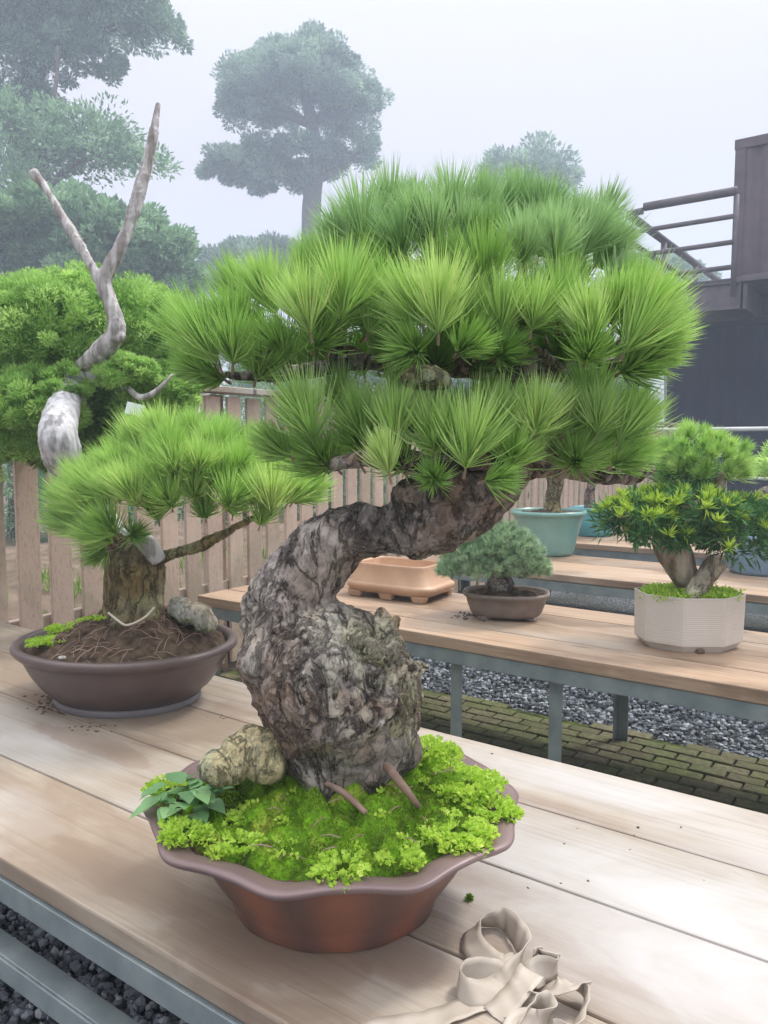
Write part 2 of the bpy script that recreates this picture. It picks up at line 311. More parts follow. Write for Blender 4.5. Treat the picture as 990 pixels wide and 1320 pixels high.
def organic(name, blobs, voxel, m, parent=None, crack=.03, crack_depth=.006, rough=.006, rscale=30, lichen=None, stretch=None, smooth_it=3, warp=.35, ridge=0, cells=1, facet=0):
    """union of closed blobs -> remesh -> displaced by plates and cracks"""
    V, Q, T = join_np(blobs); me = mesh_np(name+'_src', V, Q, T)
    o = bpy.data.objects.new(name+'_src', me); C.objects.link(o)
    md = o.modifiers.new('r', 'REMESH'); md.mode = 'VOXEL'; md.voxel_size = voxel
    ms = o.modifiers.new('s', 'SMOOTH'); ms.iterations = smooth_it; ms.factor = .5
    dg = bpy.context.evaluated_depsgraph_get(); ev = o.evaluated_get(dg); me2 = bpy.data.meshes.new_from_object(ev)
    bpy.data.objects.remove(o); bpy.data.meshes.remove(me)
    n = len(me2.vertices); co = np.zeros(n*3, np.float32); me2.vertices.foreach_get('co', co); co = co.reshape(-1, 3)
    no = np.zeros(n*3, np.float32); me2.vertices.foreach_get('normal', no); no = no.reshape(-1, 3)
    ck = np.ones(n); pl = np.zeros(n); li = np.zeros(n); disp = np.zeros(n); s3 = Vector(stretch or (1, 1, 1))
    for i in range(n):
        p = Vector(co[i]); wv = noise.noise_vector(p*(0.6/crack))*warp*crack+noise.noise_vector(p*(2.6/crack))*warp*.42*crack
        q = Vector(((p.x+wv.x)*s3.x, (p.y+wv.y)*s3.y, (p.z+wv.z)*s3.z))/crack
        d, pt = noise.voronoi(q); lift = noise.cell(pt[0]*7.3); keep = min(1, max(.4, .85+1.4*noise.noise(p*(.45/crack)+Vector((9, 2, 5)))))
        cl = cells(p) if callable(cells) else cells; g = 1-(1-min(1, (d[1]-d[0])*8.5))*keep*cl; lift *= cl; d2 = noise.voronoi(q*2.7+wv*4)[0]; g2 = min(1, (d2[1]-d2[0])*4); g *= 1-.22*(1-g2)*min(1, max(0, .5+2*noise.noise(p*(.7/crack)))); ck[i] = g
        fr = noise.fractal(p*rscale, .8, 2.1, 5); rg = abs(noise.noise(Vector((q.x*1.7, q.y*1.7, q.z*1.1))))+.5*abs(noise.noise(q*4.1)); rdg = max(0, 1-rg*3.6)*ridge*min(1, max(0, .7+1.5*noise.noise(p*11))); ck[i] = g = g*(1-.75*rdg); big = noise.noise(p*rscale*.28)
        disp[i] = crack_depth*(g**.6-1+.45*lift*min(1, (d[1]-d[0])*5))+rough*(.5*fr+.8*big)+facet*(.9*noise.noise(p*15+Vector((4, 4, 1)))-.8*abs(noise.noise(p*19))); pl[i] = lift
        if lichen: li[i] = lichen(p, Vector(no[i]))
    co += no*disp[:, None].astype(np.float32); me2.vertices.foreach_set('co', co.ravel())
    for k, a in (('crack', ck), ('lichen', li), ('plate', pl)):
        at = me2.attributes.new(k, 'FLOAT', 'POINT'); at.data.foreach_set('value', a.astype(np.float32))
    me2.polygons.foreach_set('use_smooth', np.ones(len(me2.polygons), bool)); me2.update(); me2.name = name; me2.materials.clear()
    return link(name, me2, m, parent)

# ---- foliage batches
def needles_np(tufts, n_per=150, wid=.0017, spread=1.25, shoot=.35, bend=.12, jitter=.2, seg3=True):
    """tufts: rows (x,y,z, dx,dy,dz, R, tint) -> V,Q,T,tint. Slender tapered prisms fanning out from a shoot"""
    Tf = np.array(tufts, float); N = len(Tf)*n_per
    base = np.repeat(Tf[:, :3], n_per, 0); ax = nrm(np.repeat(Tf[:, 3:6], n_per, 0)); Rr = np.repeat(Tf[:, 6]*rng.uniform(.8, 1.08, len(Tf)), n_per); tn = np.repeat(Tf[:, 7], n_per)
    u, v = perp(ax); s = rng.random(N); th = spread*np.repeat(rng.uniform(.8, 1.2, len(Tf)), n_per)*(.12+.88*np.sqrt(rng.random(N)))*(1-.55*s); ph = rng.random(N)*2*PI
    d = ax*np.cos(th)[:, None]+(u*np.cos(ph)[:, None]+v*np.sin(ph)[:, None])*np.sin(th)[:, None]
    d = nrm(d+rng.normal(0, jitter*.5, (N, 3))); o = base+ax*(s*shoot*Rr)[:, None]
    L = Rr*(.60+.40*rng.random(N))*(1-.18*s); mid = o+d*(L*.55)[:, None]
    tip = o+d*L[:, None]+(ax*bend+np.array([0, 0, bend*.3]))*(L*(.4+rng.random(N)))[:, None]
    p, q = perp(d); W = wid*(.8+.4*rng.random(N)); W = W[:, None]; ang = [0, 2*PI/3, 4*PI/3]
    ring = lambda c, k: [c+(p*math.cos(a)+q*math.sin(a))*W*k for a in ang]
    vs = ring(o, .55)+ring(mid, .6)+[tip]
    V = np.stack(vs, 1).reshape(-1, 3); b = (np.arange(N)*7)[:, None]
    Q = np.concatenate([b+np.array([i, (i+1) % 3, 3+(i+1) % 3, 3+i]) for i in range(3)]); T = np.concatenate([b+np.array([3+i, 3+(i+1) % 3, 6]) for i in range(3)])
    tint = np.clip(tn+rng.normal(0, .16, N), 0, 1); return V, Q, T, np.repeat(tint, 7)
def leaves_np(P, D, L, W, tint, fold=.25):
    """one folded diamond leaf per row: P base, D direction"""
    N = len(P); D = nrm(D); u, v = perp(D); a = rng.random(N)*2*PI
    s = u*np.cos(a)[:, None]+v*np.sin(a)[:, None]; up = np.cross(D, s)
    L = np.broadcast_to(np.asarray(L, float), (N,))[:, None]; W = np.broadcast_to(np.asarray(W, float), (N,))[:, None]
    m_ = P+D*L*.45; V = np.stack([P, m_+s*W*.5+up*W*fold, P+D*L, m_-s*W*.5+up*W*fold], 1).reshape(-1, 3)
    b = (np.arange(N)*4)[:, None]; T = np.concatenate([b+np.array([0, 1, 2]), b+np.array([0, 2, 3])])
    return V, np.zeros((0, 4), int), T, np.repeat(tint, 4)
def foliage(name, batches, m, parent):
    V, Q, T = join_np([b[:3] for b in batches]); tint = np.concatenate([b[3] for b in batches])
    return link(name, mesh_np(name, V, Q, T, {'tint': tint}), m, parent)
def rand_dir(n): return nrm(rng.normal(size=(n, 3)))

# ------------------------------------------------------------------ ground
def sheet(name, x0, x1, y0, y1, z, m, nx=2, ny=2, site=True, amp=0):
    xs, ys = np.linspace(x0, x1, nx), np.linspace(y0, y1, ny); V = []
    for y in ys:
        for x in xs:
            dz = amp*noise.noise(Vector((x*1.3, y*1.3, 0))) if amp else 0
            V.append(S(x, y, z+dz)[:] if site else (x, y, z+dz))
    q = [(j*nx+i, j*nx+i+1, (j+1)*nx+i+1, (j+1)*nx+i) for j in range(ny-1) for i in range(nx-1)]
    return tag(link(name, mesh_np(name, V, q, smooth=True), m), kind='structure')
m = NT('ground_earth'); v = m.map(); a = m.noise(v, .8, 6); b = m.noise(v, 14, 5)
c = m.ramp(a, [(.4, (.10, .085, .055)), (.52, (.16, .13, .09)), (.6, (.06, .11, .03))]); m.col(m.mix(.35, c, m.ramp(b, [(.35, (.05, .04, .03)), (.65, (.2, .17, .13))]))); m.rough(.95, .1); m.bump(b, .6, .03)
M['earth'] = m.m
sheet('ground', -900, 900, -900, 900, 0, 'earth')
m = NT('gravel_bed_grit'); v = m.map(); q = m.vor(v, 75); c = m.ramp(q.outputs['Color'], [(.1, (.07, .08, .09)), (.5, (.17, .185, .20)), (.9, (.34, .36, .38))])
n3 = m.noise(v, 1.6, 5); c = m.mix(m.ramp(n3, [(.42, K(0)), (.6, K(.75))]), c, (.06, .075, .035))
c = m.mix(m.ramp(q.outputs['Distance'], [(.3, K(0)), (.62, K(.8))]), c, (.025, .028, .03)); m.col(c); m.rough(.8, .3)
iv = m.n.new('ShaderNodeMath'); iv.operation = 'SUBTRACT'; iv.inputs[0].default_value = 1; m.l.new(q.outputs['Distance'], iv.inputs[1]); m.bump(iv.outputs[0], 1, .012)
M['gravelbed'] = m.m
sheet('gravel_ground', -2.76, 14, -3, 9, .006, 'gravelbed', 60, 60, amp=.012)
# mossy brick path under and beside the benches
def brick_path():
    bl, bw = .118, .062; bm = []; y = 1.32; row = 0
    while y < 2.86:
        x = -2.7+(row % 2)*bl*.5
        while x < 3.2:
            if not (y > 2.78 and random.random() < .3): bm.append((x+bl/2, y+bw/2, .022+random.uniform(-.003, .003), bl-.007, bw-.007, .04, random.uniform(-.02, .02)))
            x += bl
        y += bw; row += 1
    me = boxes_mesh('path', bm, .004, 'brick'); return me
m = NT('mossy_brick'); v = m.map(); a = m.noise(v, 5, 5); b = m.noise(v, 60, 4)
c = m.ramp(m.attr('brick'), [(0, (.10, .075, .05)), (.5, (.15, .125, .075)), (1, (.21, .17, .11))]); c = m.mix(m.ramp(a, [(.4, K(.25)), (.6, K(.85))]), c, (.10, .125, .03))
c = m.mix(m.ramp(b, [(.4, K(.5)), (.6, K(0))]), c, (.04, .04, .02)); m.col(c); m.rough(.8, .3); m.bump(b, .5, .006); M['brick'] = m.m
o = link('brick_path', brick_path(), 'brick'); o.rotation_euler = (0, 0, ROT); tag(o, kind='structure')
m = NT('moss_soil_joint'); v = m.map(); m.col(m.ramp(m.noise(v, 20, 4), [(.4, (.03, .035, .012)), (.65, (.08, .11, .02))])); m.rough(.95, .1); M['joint'] = m.m
sheet('path_bed', -2.74, 3.3, 1.30, 2.87, .024, 'joint')
# loose gravel stones (uncountable)
def gravel(name, regions, m):
    parts = []; bm = bmesh.new(); bmesh.ops.create_icosphere(bm, subdivisions=1, radius=1); v0 = np.array([v.co[:] for v in bm.verts]); t0 = np.array([[v.index for v in f.verts] for f in bm.faces]); bm.free()
    Vs, Ts, At, off = [], [], [], 0
    for (x0, x1, y0, y1, n, r0, r1) in regions:
        X = rng.uniform(x0, x1, n); Y = rng.uniform(y0, y1, n); r = rng.uniform(r0, r1, n)
        sh = rng.uniform(.55, 1.15, (n, 3))*r[:, None]; per = 1+rng.uniform(-.28, .28, (n, 12))
        V = v0[None]*per[..., None]*sh[:, None]; an = rng.uniform(0, 2*PI, n); c, s = np.cos(an), np.sin(an)
        V = np.stack([V[..., 0]*c[:, None]-V[..., 1]*s[:, None], V[..., 0]*s[:, None]+V[..., 1]*c[:, None], V[..., 2]], -1)
        pos = np.array([S(a, b, 0)[:] for a, b in zip(X, Y)]); pos[:, 2] = .018+rng.uniform(0, .012, n); V += pos[:, None]
        Vs.append(V.reshape(-1, 3)); Ts.append((t0[None]+(np.arange(n)*12)[:, None, None]+off).reshape(-1, 3)); off += n*12; At.append(np.repeat(rng.random(n), 12))
    me = mesh_np(name, np.vstack(Vs), None, np.vstack(Ts), {'tint': np.concatenate(At)}); return link(name, me, m)
m = NT('gravel_stone'); c = m.ramp(m.attr('tint'), [(0, (.05, .058, .066)), (.45, (.12, .135, .15)), (.8, (.22, .24, .26)), (1, (.42, .44, .46))]); m.col(c); m.rough(.75, .35); M['stone'] = m.m
g = gravel('gravel', [(-2.7, -.4, -.1, 1.3, 26000, .006, .012), (-2.4, 1.6, 2.88, 3.6, 9000, .006, .013), (-.5, 3.5, 3.6, 5.2, 5000, .008, .014)], 'stone')
tag(g, 'loose blue grey gravel spread under and between the plant benches', 'gravel', kind='stuff')

# ------------------------------------------------------------------ benches
def bench(name, x0, x1, y0, y1, label, woodm, legs, nplank=4, edge_strip=True, th=.035, lower=False, ztop=.5):
    root = empty(name, S((x0+x1)/2, (y0+y1)/2, 0), label, 'bench', 'long plank topped benches holding the bonsai', ROT)
    L = x1-x0; W = y1-y0; gap = .004 if lower else .007; bs = []; yy = -W/2
    ws = [W/nplank]*nplank
    if edge_strip: ws = [.024]+[(W-.024)/nplank]*nplank
    for i, wd in enumerate(ws):
        segs = [(-L/2, L/2)] if i % 2 == 0 or L < 5 or lower else [(-L/2, L*.08), (L*.08, L/2)]
        for a, b in segs: bs.append(((a+b)/2, yy+wd/2, ztop-th/2+random.uniform(-.0015, .0015), b-a-.004, wd-gap, th))
        yy += wd
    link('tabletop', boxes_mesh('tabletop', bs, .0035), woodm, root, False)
    fz = ztop-th; fr = []; s = .036 if lower else .045; t = .005; inset = .001 if lower else .010
    for sg in (-1, 1):
        y = sg*(W/2-inset); fr.append((0, y, fz-s/2-.001, L-.02, t, s)); fr.append((0, y-sg*.027, fz-.0035, L-.02, .048, t))
    for a in np.linspace(-L/2+.02, L/2-.02, max(3, int(L/.75))): fr.append((a, 0, fz-.031, .005, W-.03, .045)); fr.append((a+.022, 0, fz-.012, .04, W-.034, .005))
    if lower: fr += [(0, -W/2+.016, .345, L-.06, .034, .004), (0, -W/2-.003, .327, L-.06, .004, .034)]+[(-.70-(x0+x1)/2, 0, .337, .03, W-.06, .006)]
    link('frame', boxes_mesh('frame', fr, .001), 'steel', root, False)
    for (lx, ly) in legs:
        x, y = lx-(x0+x1)/2, ly-(y0+y1)/2; sg = 1 if y > 0 else -1
        link('leg', boxes_mesh('leg', [(x, y, (fz-.05)/2+.004, .042, .004, fz-.058), (x-.019, y-sg*.021, (fz-.05)/2+.004, .004, .040, fz-.058)], .0008), 'steel', root, False)
    return root
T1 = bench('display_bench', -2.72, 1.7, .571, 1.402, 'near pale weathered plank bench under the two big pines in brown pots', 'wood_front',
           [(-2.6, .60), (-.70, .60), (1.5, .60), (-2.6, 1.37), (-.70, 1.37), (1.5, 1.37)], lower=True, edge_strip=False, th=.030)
B2 = bench('display_bench', -2.47, 1.7, 2.12, 2.795, 'middle plank bench carrying the small dome bonsai and the cream pot', 'wood_back',
           [(-1.25, 2.155), (-.905, 2.155), (-.90, 2.76), (-2.4, 2.155), (-2.4, 2.76), (.2, 2.155), (.2, 2.76), (1.6, 2.155), (1.6, 2.76)], nplank=4, th=.04, edge_strip=False)
B3 = bench('display_bench', -2.4, 3.4, 3.47, 4.15, 'third plank bench with the celadon pot and the slate blue pot', 'wood_back',
           [(-2.3, 3.51), (-.9, 3.51), (.3, 3.51), (1.6, 3.51), (3.3, 3.51), (-2.3, 4.08), (.3, 4.08), (3.3, 4.08)], nplank=5, edge_strip=False)
B4 = bench('display_bench', -2.4, 3.4, 4.66, 5.35, 'farthest plank bench under the small turquoise pot', 'wood_back',
           [(-2.3, 4.7), (.3, 4.7), (3.3, 4.7), (-2.3, 5.3), (.3, 5.3), (3.3, 5.3)], nplank=5, edge_strip=False)

# ------------------------------------------------------------------ fence along X=-2.8 site, running away from the viewer
FX = -2.80
fence = empty('picket_fence', S(FX, 4, 0), 'brown vertical board picket fence with a capped top rail behind the benches', 'fence', None, ROT)
bs = []; y = -2.0-4
while y < 10.6-4:
    wd = random.uniform(.086, .094); h = 1.30
    bs.append((random.uniform(-.003, .003), y, .05+h/2, .018, wd, h+random.uniform(-.01, .01))); y += .133
V_ = boxes_mesh('pickets', bs, .003)
link('pickets', V_, 'wood_fence', fence, False)
rails = [(-.028, 2.3-2, z, .035, 12.6, .07) for z in (.42, 1.18)]
link('rail', boxes_mesh('rail', rails[:1], .003), 'wood_fence', fence, False); link('rail', boxes_mesh('rail', rails[1:], .003), 'wood_fence', fence, False)
link('cap', boxes_mesh('cap', [(-.01, .3, 1.378, .12, 12.7, .03)], .004), 'wood_front', fence, False)
for yy in np.arange(-5.8, 6.7, 2.2): link('post', boxes_mesh('post', [(-.088, yy, .68, .08, .08, 1.36)], .004), 'wood_fence', fence, False)
# rubble bank and weeds behind the fence
sheet('bank', -6.2, -2.95, -2, 11, .30, 'dirt', 40, 120, amp=.12)
P = []; n = 9000; X = rng.uniform(-4.2, -2.95, n); Y = rng.uniform(0, 9, n)
keep = np.array([noise.noise(Vector((a*2.2, b*2.2, 3))) > .08 for a, b in zip(X, Y)])
P = np.array([S(a, b, .30+.12*noise.noise(Vector((a*1.3, b*1.3, 0))))[:] for a, b in zip(X[keep], Y[keep])]); D = rng.normal(0, .35, P.shape); D[:, 2] = 1
tag(foliage('grass', [leaves_np(P, D, rng.uniform(.05, .13, len(P)), .008, rng.random(len(P)))], 'grass', None), 'patchy green weeds growing behind the fence', 'grass', kind='stuff')

# ------------------------------------------------------------------ pots
def pot_np(c, rx, ry, prof, rot=0, lobes=0, amp=0, seg=144, zw=0, superq=2.0, phase=0):
    """prof: list of (radius factor, z) travelled outside bottom -> rim -> inside bottom"""
    V, pan = [], []; cs, s = math.cos(rot), math.sin(rot)
    for k, pr in enumerate(prof):
        f, z = pr[0], pr[1]; la = pr[2] if len(pr) > 2 else 1
        for j in range(seg):
            a = j/seg*2*PI; lob = math.cos(lobes*(a+phase)) if lobes else 0
            q = 1/((abs(math.cos(a))**superq+abs(math.sin(a))**superq)**(1/superq)) if superq != 2 else 1
            r = f*q*(1+amp*la*(lob+.25*math.cos(2*lobes*(a+phase)))); x, y = rx*r*math.cos(a), ry*r*math.sin(a)
            V.append((c[0]+x*cs-y*s, c[1]+x*s+y*cs, c[2]+z+zw*la*lob)); pan.append(.5-.5*lob)
    n = len(prof); Q = [(i*seg+j, i*seg+(j+1) % seg, (i+1)*seg+(j+1) % seg, (i+1)*seg+j) for i in range(n-1) for j in range(seg)]
    V += [(c[0], c[1], c[2]+prof[0][1]), (c[0], c[1], c[2]+prof[-1][1])]; a, b = n*seg, n*seg+1; pan += [0, 0]
    T = [(a, (j+1) % seg, j) for j in range(seg)]+[(b, (n-1)*seg+j, (n-1)*seg+(j+1) % seg) for j in range(seg)]
    return np.array(V), np.array(Q), np.array(T), np.array(pan)
def pot_obj(name, parent, m, *a, **k):
    V, Q, T, pan = pot_np(*a, **k); return link(name, mesh_np(name, V, Q, T, {'panel': pan}, smooth=True), m, parent)
def foot(parent, p, r, h, m, rot=0, elong=1.5):
    V, q, t, pn = pot_np(p, r*elong, r, [(.7, 0), (.8, .001), (1, h*.8), (1, h)], rot, seg=24, superq=4); return link('foot', mesh_np('foot', V, q, t, smooth=False), m, parent)
TZ = .5
def soil(name, parent, c, rx, ry, z, hgt, m, rot=0, peak=(0, 0), rough=.012, N=90, power=1.5, seedz=0):
    g = np.linspace(-1, 1, N); V, id_ = [], {}; cs, s = math.cos(rot), math.sin(rot)
    for j, b in enumerate(g):
        for i, a in enumerate(g):
            if a*a+b*b <= 1.0:
                x, y = a*rx, b*ry; d = min(1, math.hypot(a-peak[0], b-peak[1])); e_ = math.sqrt(max(0, 1-(a*a+b*b)))
                zz = z+hgt*(1-d)**power*1.0+rough*min(1, e_*2)*(noise.fractal(Vector((x*28, y*28, seedz)), 1, 2, 4))
                id_[(i, j)] = len(V); V.append((c[0]+x*cs-y*s, c[1]+x*s+y*cs, zz))
    Q = [(id_[(i, j)], id_[(i+1, j)], id_[(i+1, j+1)], id_[(i, j+1)]) for (i, j) in id_ if (i+1, j) in id_ and (i, j+1) in id_ and (i+1, j+1) in id_]
    return link(name, mesh_np(name, V, Q, smooth=True), m, parent), np.array(V)

# ================================================================== MAIN PINE
pc = B(424, 1052, TZ+.125); pc = Vector((pc.x+.006, pc.y+.022, TZ))
bon = empty('bonsai_pine', pc, 'large leaning bonsai pine with cracked grey trunk in a brown lobed pot of moss', 'bonsai', 'bonsai trees in pots on the benches')
LR = R(-6); PR = -PI/2-LR
h = .118
body = pot_obj('pot', bon, 'pot_red', pc, .240, .220, [(.53, .004, .3), (.555, .0, .3), (.575, .004, .4), (.585, .018, .4), (.64, .040, .5), (.73, .073, .7), (.80, .103, .9), (.86, .122, 1), (.86, .128, 1), (.82, .128, 1), (.74, .09, .8), (.5, .03, .3)], LR, lobes=10, amp=.016, seg=240, phase=PR)
pot_obj('pot_rim', body, 'pot_rim', pc, .247, .227, [(.858, .124), (.92, .126), (.975, .131), (1.0, .1355), (1.008, .1395), (1.0, .1425), (.96, .1425), (.90, .140), (.865, .138), (.845, .134), (.84, .120)], LR, lobes=10, amp=.021, seg=280, zw=-.0022, phase=PR)
# remove caps of the ring (open both ways): rim ring faces meet the body, so caps stay inside soil level
# moss surface made of cushions
cellr = []
def moss_field():
    N = 230; g = np.linspace(-1, 1, N); V, Q, ids = [], [], {}; cs, s = math.cos(LR), math.sin(LR)
    for j, b in enumerate(g):
        for i, a in enumerate(g):
            rr = a*a+b*b
            if rr > 1: continue
            x, y = a*.211, b*.190; p = Vector((x, y, 0))
            w_ = noise.noise_vector(p*25)*.008; d, vp_ = noise.voronoi((p+w_)/.038); cush = max(0, 1-(d[0]/.72)**2); cellr.append((cush, noise.cell(vp_[0]*5.1)))
            d2 = noise.voronoi((p+w_)/.014)[0]
            mound = .055*(1-min(1, math.hypot(a-.05, (b-.28)*1.0)))**.8
            z = .124+mound+min(1, (1-rr)*6)*(.028*cush+.005*(1-d2[0])+.006*noise.noise(p*30))-.006*(rr > .97)
            ids[(i, j)] = len(V); V.append((pc.x+x*cs-y*s, pc.y+x*s+y*cs, TZ+z))
    Q = [(ids[(i, j)], ids[(i+1, j)], ids[(i+1, j+1)], ids[(i, j+1)]) for (i, j) in ids if (i+1, j) in ids and (i, j+1) in ids and (i+1, j+1) in ids]
    return np.array(V), Q
mv, mq = moss_field(); moss = link('moss', mesh_np('moss', mv, mq, smooth=True), 'moss', bon); moss['label'] = 'bright green cushions of moss'
def moss_z(x, y):
    i = np.argmin((mv[:, 0]-x)**2+(mv[:, 1]-y)**2); return mv[i, 2]
def on_moss(cx, cy):
    zz = TZ+.15
    for _ in range(4):
        q = B(cx, cy, zz); zz = max(moss_z(q.x, q.y), TZ+.14)+.012
    return B(cx, cy, zz)
idx = rng.integers(0, len(mv), 36000); P = mv[idx]+rng.normal(0, .0006, (len(idx), 3)); D = rng.normal(0, .55, P.shape); D[:, 2] = 1
zl = mv[:, 2].min(); cr_ = np.array(cellr)[idx]; tn = -.15+1.05*cr_[:, 0]*(.35+.75*cr_[:, 1])+np.array([.25*noise.noise(Vector(p)*90) for p in P])
ms_ = foliage('moss_tips', [leaves_np(P, D, rng.uniform(.0025, .005, len(P)), .0016, np.clip(tn+rng.normal(0, .1, len(P)), 0, 1))], 'mossblade', moss); ms_['kind'] = 'stuff'

TY = 1.04                                    # distance of the trunk
def tb(pts, k=7, seg=28):                    # (px,py,Y,radius px)
    Z = cr([(*A(a, b, Y), r*Y/F) for a, b, Y, r in pts], k); return tube_np(Z[:, :3], Z[:, 3], seg)
def blob(px, py, Y, rx, ry, rz, sub=3, rot=0): return ico(A(px, py, Y), (rx*Y/F, ry*Y/F, rz*Y/F), sub, rot)
blobs = [tb([(450, 985, 1.06, 80), (442, 955, 1.05, 90), (425, 900, 1.03, 98), (405, 850, 1.03, 98), (372, 808, 1.04, 66), (364, 778, 1.04, 56), (386, 748, 1.04, 52), (418, 714, 1.04, 50), (452, 690, 1.04, 44), (492, 686, 1.04, 37), (545, 680, 1.04, 38), (598, 648, 1.05, 46), (640, 610, 1.06, 46), (670, 575, 1.08, 34)]),
         blob(450, 892, 1.00, 76, 68, 70), blob(350, 850, 1.03, 46, 60, 62), blob(470, 862, 1.0, 50, 56, 36), blob(465, 672, 1.03, 30, 34, 26), blob(412, 818, 1.0, 56, 46, 34), blob(495, 930, 1.02, 45, 55, 52),
         blob(590, 625, 1.02, 55, 45, 34), blob(540, 640, 1.03, 38, 36, 30), blob(340, 775, 1.03, 28, 30, 26), blob(380, 960, 1.0, 34, 30, 34), blob(500, 965, 1.03, 46, 40, 24)]
def li_main(p, n):
    q = p; a = A(465, 850, .97); d = (p-a).length; v = max(0, 1-d/.13)*(.9+1.0*max(0, n.z+.3))
    v += max(0, .22+.9*noise.noise(p*13+Vector((3, 1, 2)))-.25); b = A(340, 840, 1.03); v += .5*max(0, 1-(p-b).length/.07)
    return min(.9, max(0, v*(.6+.8*noise.noise(p*55))))
trunk = organic('trunk', blobs, .0030, 'bark', bon, crack=.042, crack_depth=.007, rough=.010, rscale=26, lichen=li_main, stretch=(1.3, 1.1, .7), warp=.9, ridge=.9, facet=.011, cells=lambda p: min(.9, .38+.5*max(0, 1-(p-A(470, 930, .95)).length/.085)+.5*noise.noise(p*9)))
trunk['label'] = 'thick cracked grey bark trunk bending to one side'
# torn dead stump on the flank of the trunk
blobs = [tb([(500, 960, 1.02, 34), (500, 915, 1.0, 40), (500, 868, .99, 36), (498, 832, 1.0, 24), (492, 803, 1.01, 12), (488, 784, 1.015, 4)], seg=16), tb([(520, 915, 1.0, 26), (520, 870, 1.0, 22), (508, 828, 1.02, 11), (512, 796, 1.03, 5)], seg=14), tb([(505, 866, .99, 14), (535, 862, .98, 8), (553, 858, .98, 3)], seg=12), tb([(470, 850, .97, 24), (462, 815, .98, 15), (456, 796, 1.0, 6)], seg=12), tb([(440, 822, .975, 12), (472, 835, .965, 17), (495, 850, .97, 14)], seg=12)]
st = organic('dead_stump', blobs, .0028, 'stump_wood', trunk, crack=.013, crack_depth=.0045, rough=.007, rscale=45, lichen=lambda p, n: min(.7, max(0, .25+1.3*noise.noise(p*28))), stretch=(1.8, 1.8, .22), warp=.5)
st['label'] = 'pale green lichened stump of dead wood'
# branches into the crown
def br(pts, k=5, seg=12, parent=None, m='bark', name='branch', vox=.0028, ck=.02):
    return organic(name, [tb(pts, k, seg)], vox, m, parent or bon, crack=ck, crack_depth=.003, rough=.003, rscale=60)
BR = [[(660, 590, 1.07, 34), (700, 595, 1.09, 22), (760, 606, 1.09, 17), (815, 612, 1.08, 12), (845, 604, 1.06, 6)],
      [(650, 600, 1.08, 34), (670, 540, 1.12, 30), (660, 495, 1.14, 26), (620, 470, 1.14, 20), (560, 470, 1.12, 16), (470, 465, 1.08, 12), (400, 478, 1.04, 10), (320, 485, 1.02, 7), (270, 480, 1.0, 4)],
      [(665, 520, 1.13, 26), (690, 480, 1.14, 20), (740, 475, 1.13, 16), (800, 470, 1.1, 10), (850, 462, 1.08, 6)],
      [(660, 500, 1.14, 20), (655, 430, 1.2, 16), (630, 370, 1.22, 13), (600, 320, 1.24, 8)],
      [(655, 430, 1.2, 13), (700, 380, 1.22, 10), (735, 340, 1.23, 6)], [(630, 370, 1.22, 10), (540, 345, 1.2, 8), (450, 335, 1.18, 5)],
      [(600, 640, 1.04, 26), (540, 600, 1.0, 18), (480, 590, .98, 13), (425, 600, .97, 8)], [(470, 465, 1.08, 9), (430, 440, 1.03, 6), (405, 425, 1.0, 4)], [(425, 470, 1.05, 7), (440, 430, 1.03, 5), (455, 405, 1.01, 3)],
      [(620, 600, 1.02, 20), (600, 585, .97, 12), (570, 590, .94, 7)], [(700, 600, 1.06, 14), (690, 570, 1.0, 9), (685, 560, .97, 5)], [(720, 478, 1.12, 9), (700, 455, 1.06, 6), (670, 440, 1.02, 4)], [(345, 480, 1.03, 6), (335, 450, 1.0, 4), (330, 430, .98, 3)]]
for b_ in BR: br(b_, vox=.0035 if b_[0][3] > 15 else .0022)
# mossy knob between the tiers
kn = organic('burr', [blob(548, 487, 1.0, 30, 26, 17), blob(570, 490, 1.0, 12, 16, 12)], .003, 'rock', bon, crack=.012, crack_depth=.002, rough=.003, rscale=70, lichen=lambda p, n: .6); kn['label'] = 'grey green lichened burr between the tiers'

def TU(px, py, Y, dx, dz, dy=-.35, Rp=88, tint=.5):       # one shoot seen at pixel, R in px
    return (*A(px, py, Y), dx, dy*(.5 if dz >= .55 else 1), dz+.1, Rp*Y/F, tint)
def dome_tufts(cx, cy, Y, rx, rz, ry, n, Rp, tint=.5, up=.8, low=-.15, minr=.55):
    """shoots spread over an upturned flattened dome, kept apart"""
    out, tr = [], 0; c = A(cx, cy, Y); k = Y/F
    while len(out) < n and tr < 4000:
        tr += 1; d = rand_dir(1)[0]
        if d[2] < low: continue
        rr = rng.uniform(.75, 1); p = np.array([c.x+d[0]*rx*k*rr, c.y+d[1]*ry*k*rr, c.z+d[2]*rz*k*rr])
        if any(np.linalg.norm(p-np.array(o[:3])) < minr*Rp*k for o in out): continue
        ax = np.array([d[0]*.9, d[1]*.9, up+.3*d[2]])+rng.normal(0, .12, 3)
        out.append((*p, *ax, Rp*k*rng.uniform(.85, 1.08), np.clip(tint+rng.normal(0, .13), 0, 1)))
    return out
